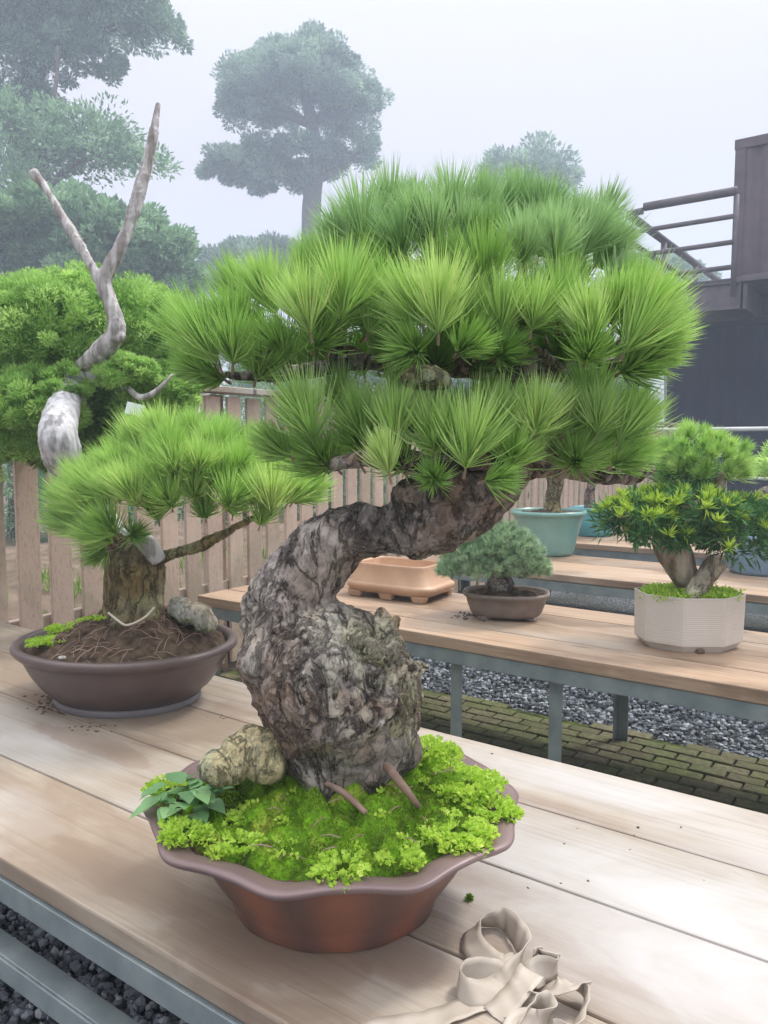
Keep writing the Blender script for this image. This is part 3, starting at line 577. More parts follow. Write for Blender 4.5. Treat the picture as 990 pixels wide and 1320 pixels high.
def pad(name_label, tufts, m='pine', n_per=235, wid=.0015, spread=1.06, parent=None, back=.010, r=.0017):
    b = needles_np(tufts, n_per, wid, spread)
    parts = [tube_np([Vector(t[:3])-Vector(t[3:6]).normalized()*back-Vector((0, 0, back*.2)), Vector(t[:3]), Vector(t[:3])+Vector(t[3:6]).normalized()*t[6]*.3], [r*1.3, r, r*.5], 6) for t in tufts]
    nq, ntr = len(b[1]), len(b[2]); sh = join_np(parts); V, Q, T = join_np([b[:3], sh]); tint = np.concatenate([b[3], np.zeros(len(sh[0]))])
    me = mesh_np('foliage_pad', V, Q, T, {'tint': tint}); me.materials.append(M[m]); me.materials.append(M['twig'])
    mi = np.zeros(len(Q)+len(T), np.int32); mi[nq:len(Q)] = 1; mi[len(Q)+ntr:] = 1; me.polygons.foreach_set('material_index', mi)
    o = link('foliage_pad', me, None, parent or bon); o['label'] = name_label; return o
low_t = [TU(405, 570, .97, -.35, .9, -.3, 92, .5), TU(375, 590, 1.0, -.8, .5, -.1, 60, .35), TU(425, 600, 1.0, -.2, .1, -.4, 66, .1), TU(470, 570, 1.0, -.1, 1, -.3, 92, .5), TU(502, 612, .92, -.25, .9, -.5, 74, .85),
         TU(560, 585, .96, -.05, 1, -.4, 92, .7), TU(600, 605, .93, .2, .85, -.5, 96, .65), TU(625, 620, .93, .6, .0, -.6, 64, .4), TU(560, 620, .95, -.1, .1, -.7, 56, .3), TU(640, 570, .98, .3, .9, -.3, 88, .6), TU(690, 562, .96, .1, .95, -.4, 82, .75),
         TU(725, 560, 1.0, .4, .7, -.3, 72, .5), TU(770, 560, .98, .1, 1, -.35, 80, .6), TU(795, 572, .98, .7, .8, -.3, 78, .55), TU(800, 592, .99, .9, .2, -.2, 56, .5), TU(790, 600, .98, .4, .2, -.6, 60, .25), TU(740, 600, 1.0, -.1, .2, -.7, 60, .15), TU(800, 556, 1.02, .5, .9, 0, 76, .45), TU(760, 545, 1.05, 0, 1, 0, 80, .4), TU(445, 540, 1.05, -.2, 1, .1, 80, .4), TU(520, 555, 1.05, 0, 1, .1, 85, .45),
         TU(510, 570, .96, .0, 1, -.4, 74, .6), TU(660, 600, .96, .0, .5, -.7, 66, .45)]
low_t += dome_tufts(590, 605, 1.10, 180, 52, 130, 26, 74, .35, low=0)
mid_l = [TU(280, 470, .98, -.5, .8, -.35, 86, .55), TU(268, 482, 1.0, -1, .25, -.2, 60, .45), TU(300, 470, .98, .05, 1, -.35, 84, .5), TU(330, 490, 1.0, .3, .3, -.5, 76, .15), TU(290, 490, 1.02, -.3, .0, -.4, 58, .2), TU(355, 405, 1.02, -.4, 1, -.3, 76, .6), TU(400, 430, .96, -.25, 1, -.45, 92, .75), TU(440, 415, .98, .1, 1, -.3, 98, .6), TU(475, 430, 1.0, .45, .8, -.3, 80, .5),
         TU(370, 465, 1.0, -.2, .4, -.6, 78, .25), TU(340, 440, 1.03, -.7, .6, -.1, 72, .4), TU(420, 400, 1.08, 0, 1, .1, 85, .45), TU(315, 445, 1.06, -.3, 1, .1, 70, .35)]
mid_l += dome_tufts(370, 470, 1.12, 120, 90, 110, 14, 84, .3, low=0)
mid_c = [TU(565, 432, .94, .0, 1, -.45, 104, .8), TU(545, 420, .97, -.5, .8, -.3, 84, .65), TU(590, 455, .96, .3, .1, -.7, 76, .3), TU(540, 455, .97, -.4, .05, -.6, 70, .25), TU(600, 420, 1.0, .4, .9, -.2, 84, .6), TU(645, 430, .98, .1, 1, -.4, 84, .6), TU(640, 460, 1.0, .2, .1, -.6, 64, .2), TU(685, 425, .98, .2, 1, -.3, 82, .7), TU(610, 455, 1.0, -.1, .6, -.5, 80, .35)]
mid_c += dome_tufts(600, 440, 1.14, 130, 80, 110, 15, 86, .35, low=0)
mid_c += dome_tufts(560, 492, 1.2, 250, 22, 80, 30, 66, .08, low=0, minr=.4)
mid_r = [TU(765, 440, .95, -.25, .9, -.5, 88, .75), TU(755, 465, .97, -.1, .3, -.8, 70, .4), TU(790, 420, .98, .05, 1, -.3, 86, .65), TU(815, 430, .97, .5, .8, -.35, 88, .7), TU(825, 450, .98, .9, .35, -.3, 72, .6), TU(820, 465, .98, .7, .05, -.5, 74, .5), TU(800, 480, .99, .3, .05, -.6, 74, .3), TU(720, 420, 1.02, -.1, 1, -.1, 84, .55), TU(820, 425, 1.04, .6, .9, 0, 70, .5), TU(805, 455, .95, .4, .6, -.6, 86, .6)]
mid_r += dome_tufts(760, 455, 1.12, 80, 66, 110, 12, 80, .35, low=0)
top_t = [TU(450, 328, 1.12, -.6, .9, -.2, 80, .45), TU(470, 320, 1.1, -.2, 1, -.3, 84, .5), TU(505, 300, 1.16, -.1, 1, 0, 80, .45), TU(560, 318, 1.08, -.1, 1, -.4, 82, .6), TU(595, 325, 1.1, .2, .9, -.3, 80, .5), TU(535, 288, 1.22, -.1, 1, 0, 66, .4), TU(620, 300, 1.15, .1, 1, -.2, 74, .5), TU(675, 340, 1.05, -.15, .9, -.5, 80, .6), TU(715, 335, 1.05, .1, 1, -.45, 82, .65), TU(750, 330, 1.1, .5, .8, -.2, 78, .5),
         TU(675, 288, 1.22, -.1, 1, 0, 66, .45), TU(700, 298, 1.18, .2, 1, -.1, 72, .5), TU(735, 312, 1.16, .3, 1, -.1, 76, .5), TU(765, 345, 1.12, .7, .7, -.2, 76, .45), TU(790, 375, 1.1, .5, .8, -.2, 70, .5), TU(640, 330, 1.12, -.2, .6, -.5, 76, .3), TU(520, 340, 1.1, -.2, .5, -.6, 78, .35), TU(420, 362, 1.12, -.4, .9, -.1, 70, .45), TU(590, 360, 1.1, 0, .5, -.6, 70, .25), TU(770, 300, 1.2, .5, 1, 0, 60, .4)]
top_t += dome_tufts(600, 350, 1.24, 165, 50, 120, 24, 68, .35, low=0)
for lab, tt, mm in (('lowest wide tier of needles above the trunk', low_t, 'pine'), ('needle tier of the middle storey over the smaller pine', mid_l, 'pine'), ('central needle tier of the middle storey', mid_c, 'pine'), ('needle tier of the middle storey nearest the container', mid_r, 'pine'), ('topmost needle tier', top_t, 'pine_hazed')):
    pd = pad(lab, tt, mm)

# stones, roots in the pot
rk = organic('rock', [blob(330, 968, .985, 42, 36, 28), blob(290, 990, .965, 32, 30, 20), blob(345, 985, .975, 28, 28, 22)], .003, 'rock', None, crack=.03, crack_depth=.003, rough=.010, rscale=32, cells=.15, lichen=lambda p, n: max(0, .3+noise.noise(p*25)))
tag(rk, 'pale green lichen covered rock at the foot of the big cracked trunk', 'rock')
def stick(pts, lab):
    o = tube_obj('stick', [on_moss(a, b)+Vector((0, 0, dz+.005)) for a, b, dz, r in pts], [r for *_, r in pts], 'twig', None, 8, k=4); return tag(o, lab, 'stick', 'brown sticks lying on the moss')
stick([(420, 1018, .006, .0045), (445, 1035, .007, .005), (472, 1058, .005, .0035)], 'short reddish brown stick lying in the middle of the moss')
stick([(492, 992, .008, .005), (512, 1018, .009, .006), (540, 1050, .005, .004)], 'longer brown stick running down the moss from the stump side')

# tiny sprouts scattered over the moss
P, D, T_ = [], [], []
for k in range(45):
    v = mv[rng.integers(len(mv))]; 
    for j in range(int(rng.integers(8, 26))):
        o_ = rng.normal(0, .0035, 3); o_[2] = abs(o_[2])+.003; P.append(v+o_); D.append(rng.normal(0, .7, 3)+np.array([0, 0, .7])); T_.append(.4+.5*rng.random())
sp_ = foliage('sprouts', [leaves_np(np.array(P), np.array(D), rng.uniform(.004, .008, len(P)), .0045, np.array(T_))], 'fern', moss); sp_['kind'] = 'stuff'
# dead needles and bark flakes fallen on the moss
parts = []
for k in range(70):
    v = Vector(mv[rng.integers(len(mv))]); a = rng.uniform(0, 6.28); L_ = rng.uniform(.008, .03); parts.append(tube_np([v+Vector((0, 0, .005)), v+Vector((L_*.5*math.cos(a), L_*.5*math.sin(a), .008)), v+Vector((L_*math.cos(a), L_*math.sin(a), .006))], [.0007, .0009, .0005], 4))
dn = link('fallen_needles', mesh_np('fallen_needles', *join_np(parts)), 'twig', moss); dn['kind'] = 'stuff'
# small plants on the moss
def fern_clump(name, cx, cy, rpx, n, lab, cat='fern', m='fern', z=.13, leafL=.006, tint=.6, hgt=.03, spread=1.0, grp='yellow green ferns growing around the pot rim', base=None, fr=.035):
    c = base or on_moss(cx, cy); rr = rpx*c.y/F; P, D, L, W, t, stems = [], [], [], [], [], []
    for i in range(n):
        a = rng.uniform(0, 2*PI); q = rr*math.sqrt(rng.random())*.7; o = Vector((c.x+q*math.cos(a), c.y+q*math.sin(a), 0)); o.z = c.z-.006
        d = Vector((math.cos(a)*spread, math.sin(a)*spread, rng.uniform(.15, .8))).normalized(); ln = fr*rng.uniform(.6, 1.1); tt = np.clip(tint+rng.normal(0, .15), 0, 1)
        side = d.cross(Vector((0, 0, 1))).normalized(); prev = o
        for s in range(1, 9):
            p = o+d*ln*(s/8)+Vector((0, 0, -.35*ln*(s/8)**2)); wd = math.sin(PI*(s/9.5))*ln*.42
            for sg in (-1, 1):
                for u in (.4, .8, 1.15):
                    pp = p+side*sg*wd*u*.8; P.append(pp); D.append(side*sg*.7+d*.6+Vector(rng.normal(0, .35, 3))); L.append(leafL*rng.uniform(.7, 1.2)); W.append(leafL*rng.uniform(.6, .9)); t.append(tt)
    b = leaves_np(np.array([p[:] for p in P]), np.array([d[:] for d in D]), np.array(L), np.array(W), np.array(t), .12)
    return tag(foliage(name, [b], m, None), lab, cat, grp)
F1 = [(600, 1005, 46, 70, 'large frothy yellow green fern clump at the pot rim nearest the bench gap'), (545, 965, 40, 70, 'upright fern clump beside the lichened stump'), (590, 1068, 38, 60, 'bright fern clump hanging over the rim below the large frothy one'),
      (310, 1085, 18, 10, 'small fern clump near the rim beside the broad leaved weed'), (325, 1048, 15, 9, 'little fern sprig on the moss below the lichen covered rock'), (440, 1112, 20, 11, 'flat fern clump at the front lip of the lobed pot'), (512, 1100, 13, 6, 'tiny fern sprig on the moss dome at the front lip'), (240, 1066, 22, 18, 'fern clump under the broad leaved weed at the pot edge'), (222, 1015, 22, 20, 'fern clump peeping out behind the broad leaved weed'), (635, 1040, 22, 24, 'fine fern tuft at the outermost lobe of the rim')]
for cx, cy, r_, n, lab in F1: fern_clump('fern', cx, cy, r_, n, lab, fr=.027, leafL=.0072)
def weed():
    c = on_moss(238, 1032); parts = []; tints = []
    V, Q, T = [], [], []; off = 0
    for i in range(48):
        a = rng.uniform(0, 2*PI); q = .035*math.sqrt(rng.random()); o = Vector((c.x+q*1.3*math.cos(a), c.y+q*math.sin(a), c.z+rng.uniform(-.012, .03))); d = Vector((math.cos(a), math.sin(a), rng.uniform(-.3, .5))).normalized(); s = d.cross(Vector((0, 0, 1))).normalized(); up = s.cross(d)
        L = rng.uniform(.022, .042); W = L*.66; prof = [0, .75, 1, .8, .45, 0]; tt = np.clip(rng.normal(.45, .22), 0, 1)
        for k, w_ in enumerate(prof):
            u = k/5; cc = o+d*L*u-Vector((0, 0, 1))*L*.25*u*u
            for sg in (-1, 0, 1): V.append((cc+s*sg*W*w_*(.5)*1.1+up*(abs(sg)*W*.12*w_))[:]); tints.append(tt)
        for k in range(5):
            for j in range(2): b = off+k*3+j; Q.append((b, b+1, b+4, b+3))
        off += 18
    return tag(link('weed', mesh_np('weed', V, Q, None, {'tint': tints}, smooth=True), 'ivy', None), 'blue green broad leaved weed hanging over the lobed pot edge', 'weed')
weed()

# ================================================================== SECOND PINE
c2 = Vector((-.63, 1.865, TZ)); k2 = 1.865/F
bon2 = empty('bonsai_pine', c2, 'smaller bonsai pine with stout stump trunk on a soil mound in a smooth oval pot', 'bonsai', 'bonsai trees in pots on the benches')
pot_obj('pot', bon2, 'pot_brown', c2, .272, .235, [(.60, .004), (.63, .0), (.645, .003), (.645, .018), (.655, .020), (.76, .045), (.85, .078), (.90, .105), (.925, .122), (.97, .127), (1.0, .134), (1.005, .142), (.985, .149), (.94, .150), (.915, .144), (.90, .12), (.6, .06)], R(-14), seg=128)
pot_obj('pot_foot', bon2, 'pot_brown_foot', c2+Vector((0, 0, .0005)), .272*.66, .235*.66, [(.99, .0), (1.0, .002), (1.0, .015), (.985, .017)], R(-14), seg=96)
so2, sv = soil('soil', bon2, c2+Vector((0, 0, 0)), .246, .212, TZ+.126, .118, 'soil', R(-14), peak=(.03, .12), rough=.014, power=.95)
def so_z(x, y): return sv[np.argmin((sv[:, 0]-x)**2+(sv[:, 1]-y)**2), 2]
# loose root fibres on the mound
parts = []
for i in range(260):
    v = sv[rng.integers(len(sv))]; a = rng.uniform(0, PI*2); L = rng.uniform(.02, .06); p = Vector(v)+Vector((0, 0, .003)); q = Vector((p.x+L*math.cos(a), p.y+L*math.sin(a), 0))
    q.z = so_z(q.x, q.y)+.003
    if (q.xy-c2.xy).length > .19: continue
    mid = (p+q)/2+Vector((0, 0, .006)); parts.append(tube_np([p, mid, q], [.0008]*3, 4))
V, Q, T = join_np(parts); rf = link('root_fibres', mesh_np('root_fibres', V, Q, T), 'twig', bon2); rf['kind'] = 'stuff'
def tb2(pts, k=6, seg=24): return tb([(a, b, Y, r) for a, b, Y, r in pts], k, seg)
Y2 = 1.87
tr2 = organic('trunk', [tb2([(172, 812, Y2, 42), (170, 780, Y2, 38), (168, 750, Y2, 33), (175, 722, Y2, 35), (190, 705, Y2, 22)]), tb2([(200, 800, Y2, 10), (190, 760, Y2, 22), (196, 725, Y2, 20)], 5, 14), tb2([(185, 722, Y2, 15), (215, 716, Y2-.02, 9), (260, 703, Y2-.04, 8), (295, 684, Y2-.08, 6), (335, 664, Y2-.13, 4)], 5, 12), tb2([(170, 720, Y2, 20), (140, 690, Y2, 12), (105, 670, Y2-.05, 8)], 5, 12)], .004, 'bark_pale', bon2, crack=.018, crack_depth=.006, rough=.006, rscale=40, stretch=(2.2, 2.2, .18), lichen=lambda p, n: max(0, .1+noise.noise(p*20)), warp=.3, ridge=.7, cells=.55)
tr2['label'] = 'stout yellow green splintered trunk'
organic('broken_branch', [tb2([(205, 722, Y2-.03, 11), (190, 702, Y2-.05, 13), (176, 690, Y2-.06, 9)], 5, 12)], .003, 'deadwood_white', bon2, crack=.02, crack_depth=.001, rough=.002)
t2 = []
def dt(*a, **k): t2.extend(dome_tufts(*a, **k))
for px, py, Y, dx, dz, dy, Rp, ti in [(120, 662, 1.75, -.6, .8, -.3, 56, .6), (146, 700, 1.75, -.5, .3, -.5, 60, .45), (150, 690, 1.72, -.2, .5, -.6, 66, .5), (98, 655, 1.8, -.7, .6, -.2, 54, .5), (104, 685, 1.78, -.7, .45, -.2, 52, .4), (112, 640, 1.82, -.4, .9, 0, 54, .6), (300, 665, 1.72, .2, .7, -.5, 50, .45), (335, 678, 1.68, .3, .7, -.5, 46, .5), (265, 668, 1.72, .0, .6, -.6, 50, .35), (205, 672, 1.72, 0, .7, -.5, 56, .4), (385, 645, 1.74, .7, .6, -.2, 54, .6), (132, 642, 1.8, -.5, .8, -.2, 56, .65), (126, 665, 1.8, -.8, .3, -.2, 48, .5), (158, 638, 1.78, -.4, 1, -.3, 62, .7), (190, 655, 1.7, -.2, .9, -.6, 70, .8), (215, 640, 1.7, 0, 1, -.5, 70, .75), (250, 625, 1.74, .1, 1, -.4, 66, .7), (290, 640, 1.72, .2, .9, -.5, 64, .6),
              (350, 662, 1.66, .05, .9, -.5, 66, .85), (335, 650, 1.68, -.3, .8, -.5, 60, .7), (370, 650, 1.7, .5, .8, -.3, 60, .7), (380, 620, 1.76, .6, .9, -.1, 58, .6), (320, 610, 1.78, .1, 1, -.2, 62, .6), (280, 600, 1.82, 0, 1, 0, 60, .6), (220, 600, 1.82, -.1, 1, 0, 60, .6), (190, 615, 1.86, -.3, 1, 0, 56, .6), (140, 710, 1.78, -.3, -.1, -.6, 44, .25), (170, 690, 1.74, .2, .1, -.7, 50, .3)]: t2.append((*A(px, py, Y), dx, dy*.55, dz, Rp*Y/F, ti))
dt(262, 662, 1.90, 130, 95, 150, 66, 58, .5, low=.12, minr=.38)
pd = pad('flat wide spread of fresh green needles', t2, 'pine', 220, .0019, 1.12, bon2)
o = tube_obj('string', [A(140, 790, 1.78), A(152, 800, 1.76), A(163, 806, 1.755), A(178, 801, 1.76), A(190, 793, 1.77), A(199, 783, 1.79)], [.0028]*6, 'string', None, 6, k=4); tag(o, 'pale string looped round the foot of the smaller pine', 'string')
rk2 = organic('rock', [ico(A(249, 792, 1.86), (.056, .04, .026), 3, -.5), ico(A(232, 784, 1.88), (.03, .032, .030), 3), ico(A(265, 803, 1.84), (.026, .032, .024), 3)], .003, 'pale_rock', None, crack=.02, crack_depth=.003, rough=.009, rscale=38, cells=.3, lichen=lambda p, n: max(0, .3-.8*n.z+noise.noise(p*30))); tag(rk2, 'whitish green rock lying on the soil of the smooth oval pot', 'rock')
for a, b, s_, lab in ((166, 851, .009, 'tiny pale pebble on the soil near the front of the oval pot'), (80, 842, .007, 'little white pebble beside the ferns in the oval pot')):
    p = B(a, b, TZ+.15); o = organic('pebble', [ico((p.x, p.y, so_z(p.x, p.y)+s_*.3), (s_*1.5, s_, s_*.7), 2)], .002, 'stone_white', None, crack=.05, crack_depth=0, rough=.001); tag(o, lab, 'pebble')
for cx, cy, r_, n, lab in ((62, 826, 20, 40, 'low bright fern patch inside the rim of the smooth oval pot'), (85, 815, 14, 22, 'second fern patch climbing the soil mound toward the stump'), (124, 823, 7, 7, 'single tiny fern sprout on bare soil')):
    p = B(cx, cy, TZ+.155); p.z = so_z(p.x, p.y)+.012; fern_clump('fern', 0, 0, r_, n, lab, base=p, fr=.032, leafL=.008, grp='ferns growing in the smooth oval pot', tint=.5)

# ================================================================== JUNIPER with bleached deadwood (behind, planted in a pot on the bench end)
YJ = 2.62; cj = Vector((-.885, 2.70, .34))
jun = empty('bonsai_juniper', cj, 'large bright green juniper with a forked grey dead branch rising from its crown', 'bonsai', 'bonsai trees in pots on the benches')
st_ = empty('stone_stand', Vector((cj.x, cj.y, 0)), 'low stone block stand hidden behind the smooth oval pot', 'stand'); link('block', boxes_mesh('block', [(0, 0, .17, .26, .22, .338)], .01), 'rock' if False else 'pot_brown_foot', st_, False)
pot_obj('pot', jun, 'pot_brown', cj, .15, .13, [(.6, .0), (.7, .01), (.85, .05), (.93, .08), (1, .085), (1, .095), (.93, .1), (.88, .09), (.5, .05)], ROT, seg=64)
soil('soil', jun, cj, .13, .112, cj.z+.09, .02, 'soil', ROT, N=30)
base = cj+Vector((0, 0, .08))
Zp = [(*base, .05), (*A(167, 740, 2.70), .045), (*A(155, 700, 2.68), .045), (*A(112, 650, 2.5), .05), (*A(88, 612, 2.34), .05), (*A(78, 580, 2.26), .058), (*A(76, 550, 2.27), .052), (*A(92, 500, 2.45), .040), (*A(120, 470, YJ), .035)]
Z = cr(Zp, 6); tj = organic('trunk', [tube_np(Z[:, :3], Z[:, 3], 20)], .005, 'deadwood_white', jun, crack=.035, crack_depth=.007, rough=.006, rscale=20, stretch=(2.4, 2.4, .15), ridge=.6, cells=.5); tj['label'] = 'bleached white twisted trunk'
def dw(pts): Z = cr([(*A(a, b, Y), r*Y/F) for a, b, Y, r in pts], 6); return tube_np(Z[:, :3], Z[:, 3], 14)
dj = organic('dead_branch', [dw([(105, 472, 2.45, 9), (130, 455, 2.4, 14), (150, 428, 2.38, 12), (146, 400, 2.38, 10), (134, 362, 2.38, 10), (152, 325, 2.38, 8), (167, 288, 2.4, 8), (184, 232, 2.42, 8), (196, 180, 2.44, 6), (204, 132, 2.45, 3)]), dw([(136, 372, 2.38, 10), (122, 350, 2.38, 7), (100, 312, 2.4, 7), (78, 275, 2.42, 6), (60, 245, 2.44, 5), (42, 222, 2.45, 7)]), dw([(143, 437, 2.38, 9), (156, 436, 2.36, 6), (160, 430, 2.36, 3)])], .004, 'deadwood', jun, crack=.025, crack_depth=.005, rough=.0045, rscale=30, stretch=(2.4, 2.4, .2), ridge=.6, cells=.5); dj['label'] = 'forked weathered grey dead branch'
tube_obj('bare_branch', [A(165, 500, 2.4), A(180, 512, 2.38), A(200, 505, 2.38), A(225, 480, 2.4)], [.008, .01, .008, .004], 'deadwood', jun, 8, k=4)
tc_ = A(174, 528, 2.30); bmx = boxes_mesh('tag', [(0, 0, 0, .052, .002, .036)], .0005)
o = link('hanging_tag', bmx, 'card', None); o.location = tc_; o.rotation_euler = (R(-8), R(14), R(12)); tag(o, 'small blank white card hanging under the juniper crown', 'tag')
def lobe_foliage(lobes, n, L, W, tint=.5, clumps=None, csig=.16, inward=.55, upb=.5, Lj=.3, zflat=-.3):
    """leaves gathered in clumps over the shells of ellipsoid lobes (centre, radii)"""
    vols = np.array([l[1][0]*l[1][1]+l[1][0]*l[1][2]+l[1][1]*l[1][2] for l in lobes]); pr = vols/vols.sum(); P, D, T = [], [], []
    for (c, r), p in zip(lobes, pr):
        nc = max(6, int(clumps*p)); m_ = max(3, int(n*p/nc)); c = np.array(list(c)); r = np.array(r)
        for i in range(nc):
            d = rand_dir(1)[0]
            if d[2] < zflat: d[2] = zflat*rng.random(); d = d/np.linalg.norm(d)
            rr = rng.uniform(inward, 1.02); cc = c+d*r*rr; s = csig*min(r)*rng.uniform(.7, 1.5); tt = tint+rng.normal(0, .2)
            q = rng.normal(0, 1, (m_, 3)); q /= np.maximum(1, np.linalg.norm(q, axis=1, keepdims=True)/1.6); q[:, 2] *= .75
            P.append(cc+q*s); D.append(q*.6+d*.5+np.array([0, 0, upb])+rng.normal(0, .45, (m_, 3))); T.append(np.clip(tt+rng.normal(0, .12, m_), 0, 1))
    P, D, T = np.vstack(P), np.vstack(D), np.concatenate(T); N = len(P)
    return leaves_np(P, D, L*rng.uniform(1-Lj, 1+Lj, N), W*rng.uniform(.7, 1.3, N), T)
def LB(px, py, Y, rx, rz, ry=None): k = Y/F; return (A(px, py, Y), (rx*k, (ry or rx)*k, rz*k))
JL = [(LB(70, 425, 2.62, 95, 62), LB(165, 425, 2.72, 78, 62), LB(120, 395, 2.75, 70, 45), LB(10, 445, 2.6, 70, 60)), (LB(45, 520, 2.45, 62, 48, 50), LB(10, 560, 2.5, 70, 55, 55), LB(85, 500, 2.42, 30, 26, 30)), (LB(165, 482, 2.42, 36, 22, 30), LB(215, 510, 2.55, 46, 26, 40), LB(235, 470, 2.6, 30, 30, 30))]
for L_, lab in zip(JL, ('broad dome at the top', 'lower clump beside the white trunk', 'lower clump over the hanging tag')):
    o = foliage('foliage_pad', [lobe_foliage(L_, 110000 if lab[0] == 'b' else 40000, .017, .005, .55, 620 if lab[0] == 'b' else 240, .115, .72, .5, zflat=-.5)], 'juniper', jun); o['label'] = lab
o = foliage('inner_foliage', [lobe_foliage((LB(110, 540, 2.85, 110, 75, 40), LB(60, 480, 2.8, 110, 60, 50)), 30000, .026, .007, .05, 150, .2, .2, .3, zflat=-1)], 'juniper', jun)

# ================================================================== BENCH 2: dome bonsai, tan pot, cream pot with podocarpus
c3 = Vector((*B(652, 795, TZ).xy, TZ)); Y3 = c3.y
b3 = empty('bonsai_pine', c3, 'miniature dome shaped blue green pine in a low grey brown oval pot', 'bonsai', 'bonsai trees in pots on the benches')
pot_obj('pot', b3, 'pot_grey', c3, .156, .118, [(.72, .012), (.76, .012), (.82, .025), (.89, .055), (.925, .078), (.985, .082), (1, .088), (.985, .095), (.93, .096), (.90, .09), (.7, .05)], ROT*.3, seg=96, superq=2.5)
for a in (-.55, .55, PI-.55, PI+.55):
    p = c3+Vector((.10*math.cos(a)*1.0, .10*math.sin(a)*1.05, 0)); foot(b3, p, .016, .016, 'pot_cream' if abs(a+.55) < .01 else 'pot_grey', a)
soil('soil', b3, c3, .142, .105, TZ+.086, .022, 'soil', ROT*.3, N=60, rough=.014)
organic('trunk', [ico(A(645, 752, Y3), (.05, .045, .035), 3), dw([(645, 760, Y3, 14), (640, 742, Y3, 9), (638, 722, Y3, 7), (642, 700, Y3, 5)])], .004, 'bark', b3, crack=.015, crack_depth=.003, rough=.004, rscale=50)
for k, (a, b) in enumerate(((606, 730), (672, 728), (660, 690), (620, 700), (690, 725))): tube_obj('branch', [A(640, 735, Y3), A((640+a)/2, (735+b)/2+3, Y3-.02), A(a, b, Y3-.02*(k % 3))], [.009, .006, .003], 'farbark', b3, 6, k=3)
tt = dome_tufts(636, 735, Y3, 66, 62, 56, 300, 14, .5, up=.9, low=-.1, minr=.5)+dome_tufts(632, 735, Y3, 50, 40, 42, 120, 14, .3, up=.9, low=-.1, minr=.5)+dome_tufts(678, 735, Y3-.03, 28, 22, 34, 70, 14, .55, low=-.2, minr=.5)+dome_tufts(585, 738, Y3-.03, 16, 14, 24, 30, 14, .55, low=-.2, minr=.5)
o = foliage('foliage_pad', [needles_np(tt, 60, .0013, 1.35, jitter=.3)], 'bluepine', b3)
# tan pot, empty, with stepped skirt
ct = Vector((*B(520, 772, TZ).xy, TZ)); ct = ct+Vector((-.01, .09, 0))
tp = empty('empty_pot', ct, 'empty tan clay pot with a flared skirt half hidden by the big trunk', 'pot')
pot_obj('pot_body', tp, 'pot_tan', ct, .205, .135, [(.86, .022), (.93, .024), (.97, .034), (1.0, .044), (1.0, .056), (.97, .060), (.93, .066), (.84, .108), (.80, .130), (.80, .138), (.775, .139), (.76, .13), (.76, .05)], ROT+R(3), seg=8*16, superq=6)
for a, b in ((-1, -1), (1, -1), (-1, 1), (1, 1), (0, -1)):
    p = Vector((a*.15, b*.105, 0)); p.rotate(Matrix.Rotation(ROT+R(3), 3, 'Z')); foot(tp, ct+p, .02, .026, 'pot_tan', ROT, 1.8)
# cream pot
c4 = Vector((*B(886, 830, TZ).xy, TZ)); Y4 = c4.y
b4 = empty('bonsai_podocarpus', c4, 'dark leaved podocarpus bonsai with yellow green tips and a leaning trunk in a cream pot', 'bonsai', 'bonsai trees in pots on the benches')
pf = [(.80, .0), (.86, .0), (.90, .010), (.975, .022)]
for i in range(22):
    z = .026+i*.0062; pf += [(.975+.0006*(i % 2)+.0008*i, z), (.979+.0008*i, z+.003)]
pf += [(1.0, .166), (.965, .167), (.95, .16), (.93, .10), (.5, .03)]
V, Q, T, pn = pot_np(c4, .160, .126, pf, R(-4), seg=8*14)
# flatten the round wall into eight panels with softened corners
rel = V[:, :2]-np.array(c4.xy); an = np.arctan2(rel[:, 1]/.126, rel[:, 0]/.160)+PI/8; seg_ = np.mod(an, PI/4)-PI/8; f_ = np.minimum(math.cos(PI/8)/np.cos(seg_), .992)/.962; V[:, :2] = np.array(c4.xy)+rel*f_[:, None]
link('pot', mesh_np('pot', V, Q, T, smooth=False), 'pot_cream', b4)
hole = ico((c4.x-.005, c4.y-.1105, TZ+.006), (.014, .012, .010), 2); link('drain_notch', mesh_np('drain_notch', *hole), 'crumb', b4)
_, sv4 = soil('soil', b4, c4, .15, .117, TZ+.150, .02, 'soil', 0, N=40)
idx = rng.integers(0, len(sv4), 5200); P = sv4[idx]; keep = np.array([noise.noise(Vector(p)*16) > -.22 for p in P]); P = P[keep]+rng.normal(0, .006, (keep.sum(), 3))*np.array([1, 1, .9])+np.array([0, 0, .008]); D = rng.normal(0, .7, P.shape); D[:, 2] = .8
gc = foliage('ground_cover', [leaves_np(P, D, rng.uniform(.007, .016, len(P)), .007, np.clip(rng.normal(.45, .2, len(P)), 0, 1))], 'fern', b4); gc['kind'] = 'stuff'
for cc in ():
    pass
organic('trunk', [dw([(900, 790, Y4, 15), (888, 755, Y4, 16), (872, 718, Y4, 22), (862, 694, Y4, 20), (880, 664, Y4, 12), (925, 640, Y4+.02, 9), (930, 610, Y4+.05, 7)]), dw([(880, 690, Y4+.03, 8), (905, 668, Y4+.05, 8), (930, 655, Y4+.05, 7), (915, 610, Y4+.08, 6)]), dw([(870, 690, Y4, 9), (830, 672, Y4, 6), (800, 665, Y4, 4)]), dw([(930, 690, Y4, 8), (965, 670, Y4, 6), (985, 675, Y4, 4)])], .004, 'podo_bark', b4, crack=.03, crack_depth=.001, rough=.004, rscale=26, stretch=(2, 2, .3), cells=.1)
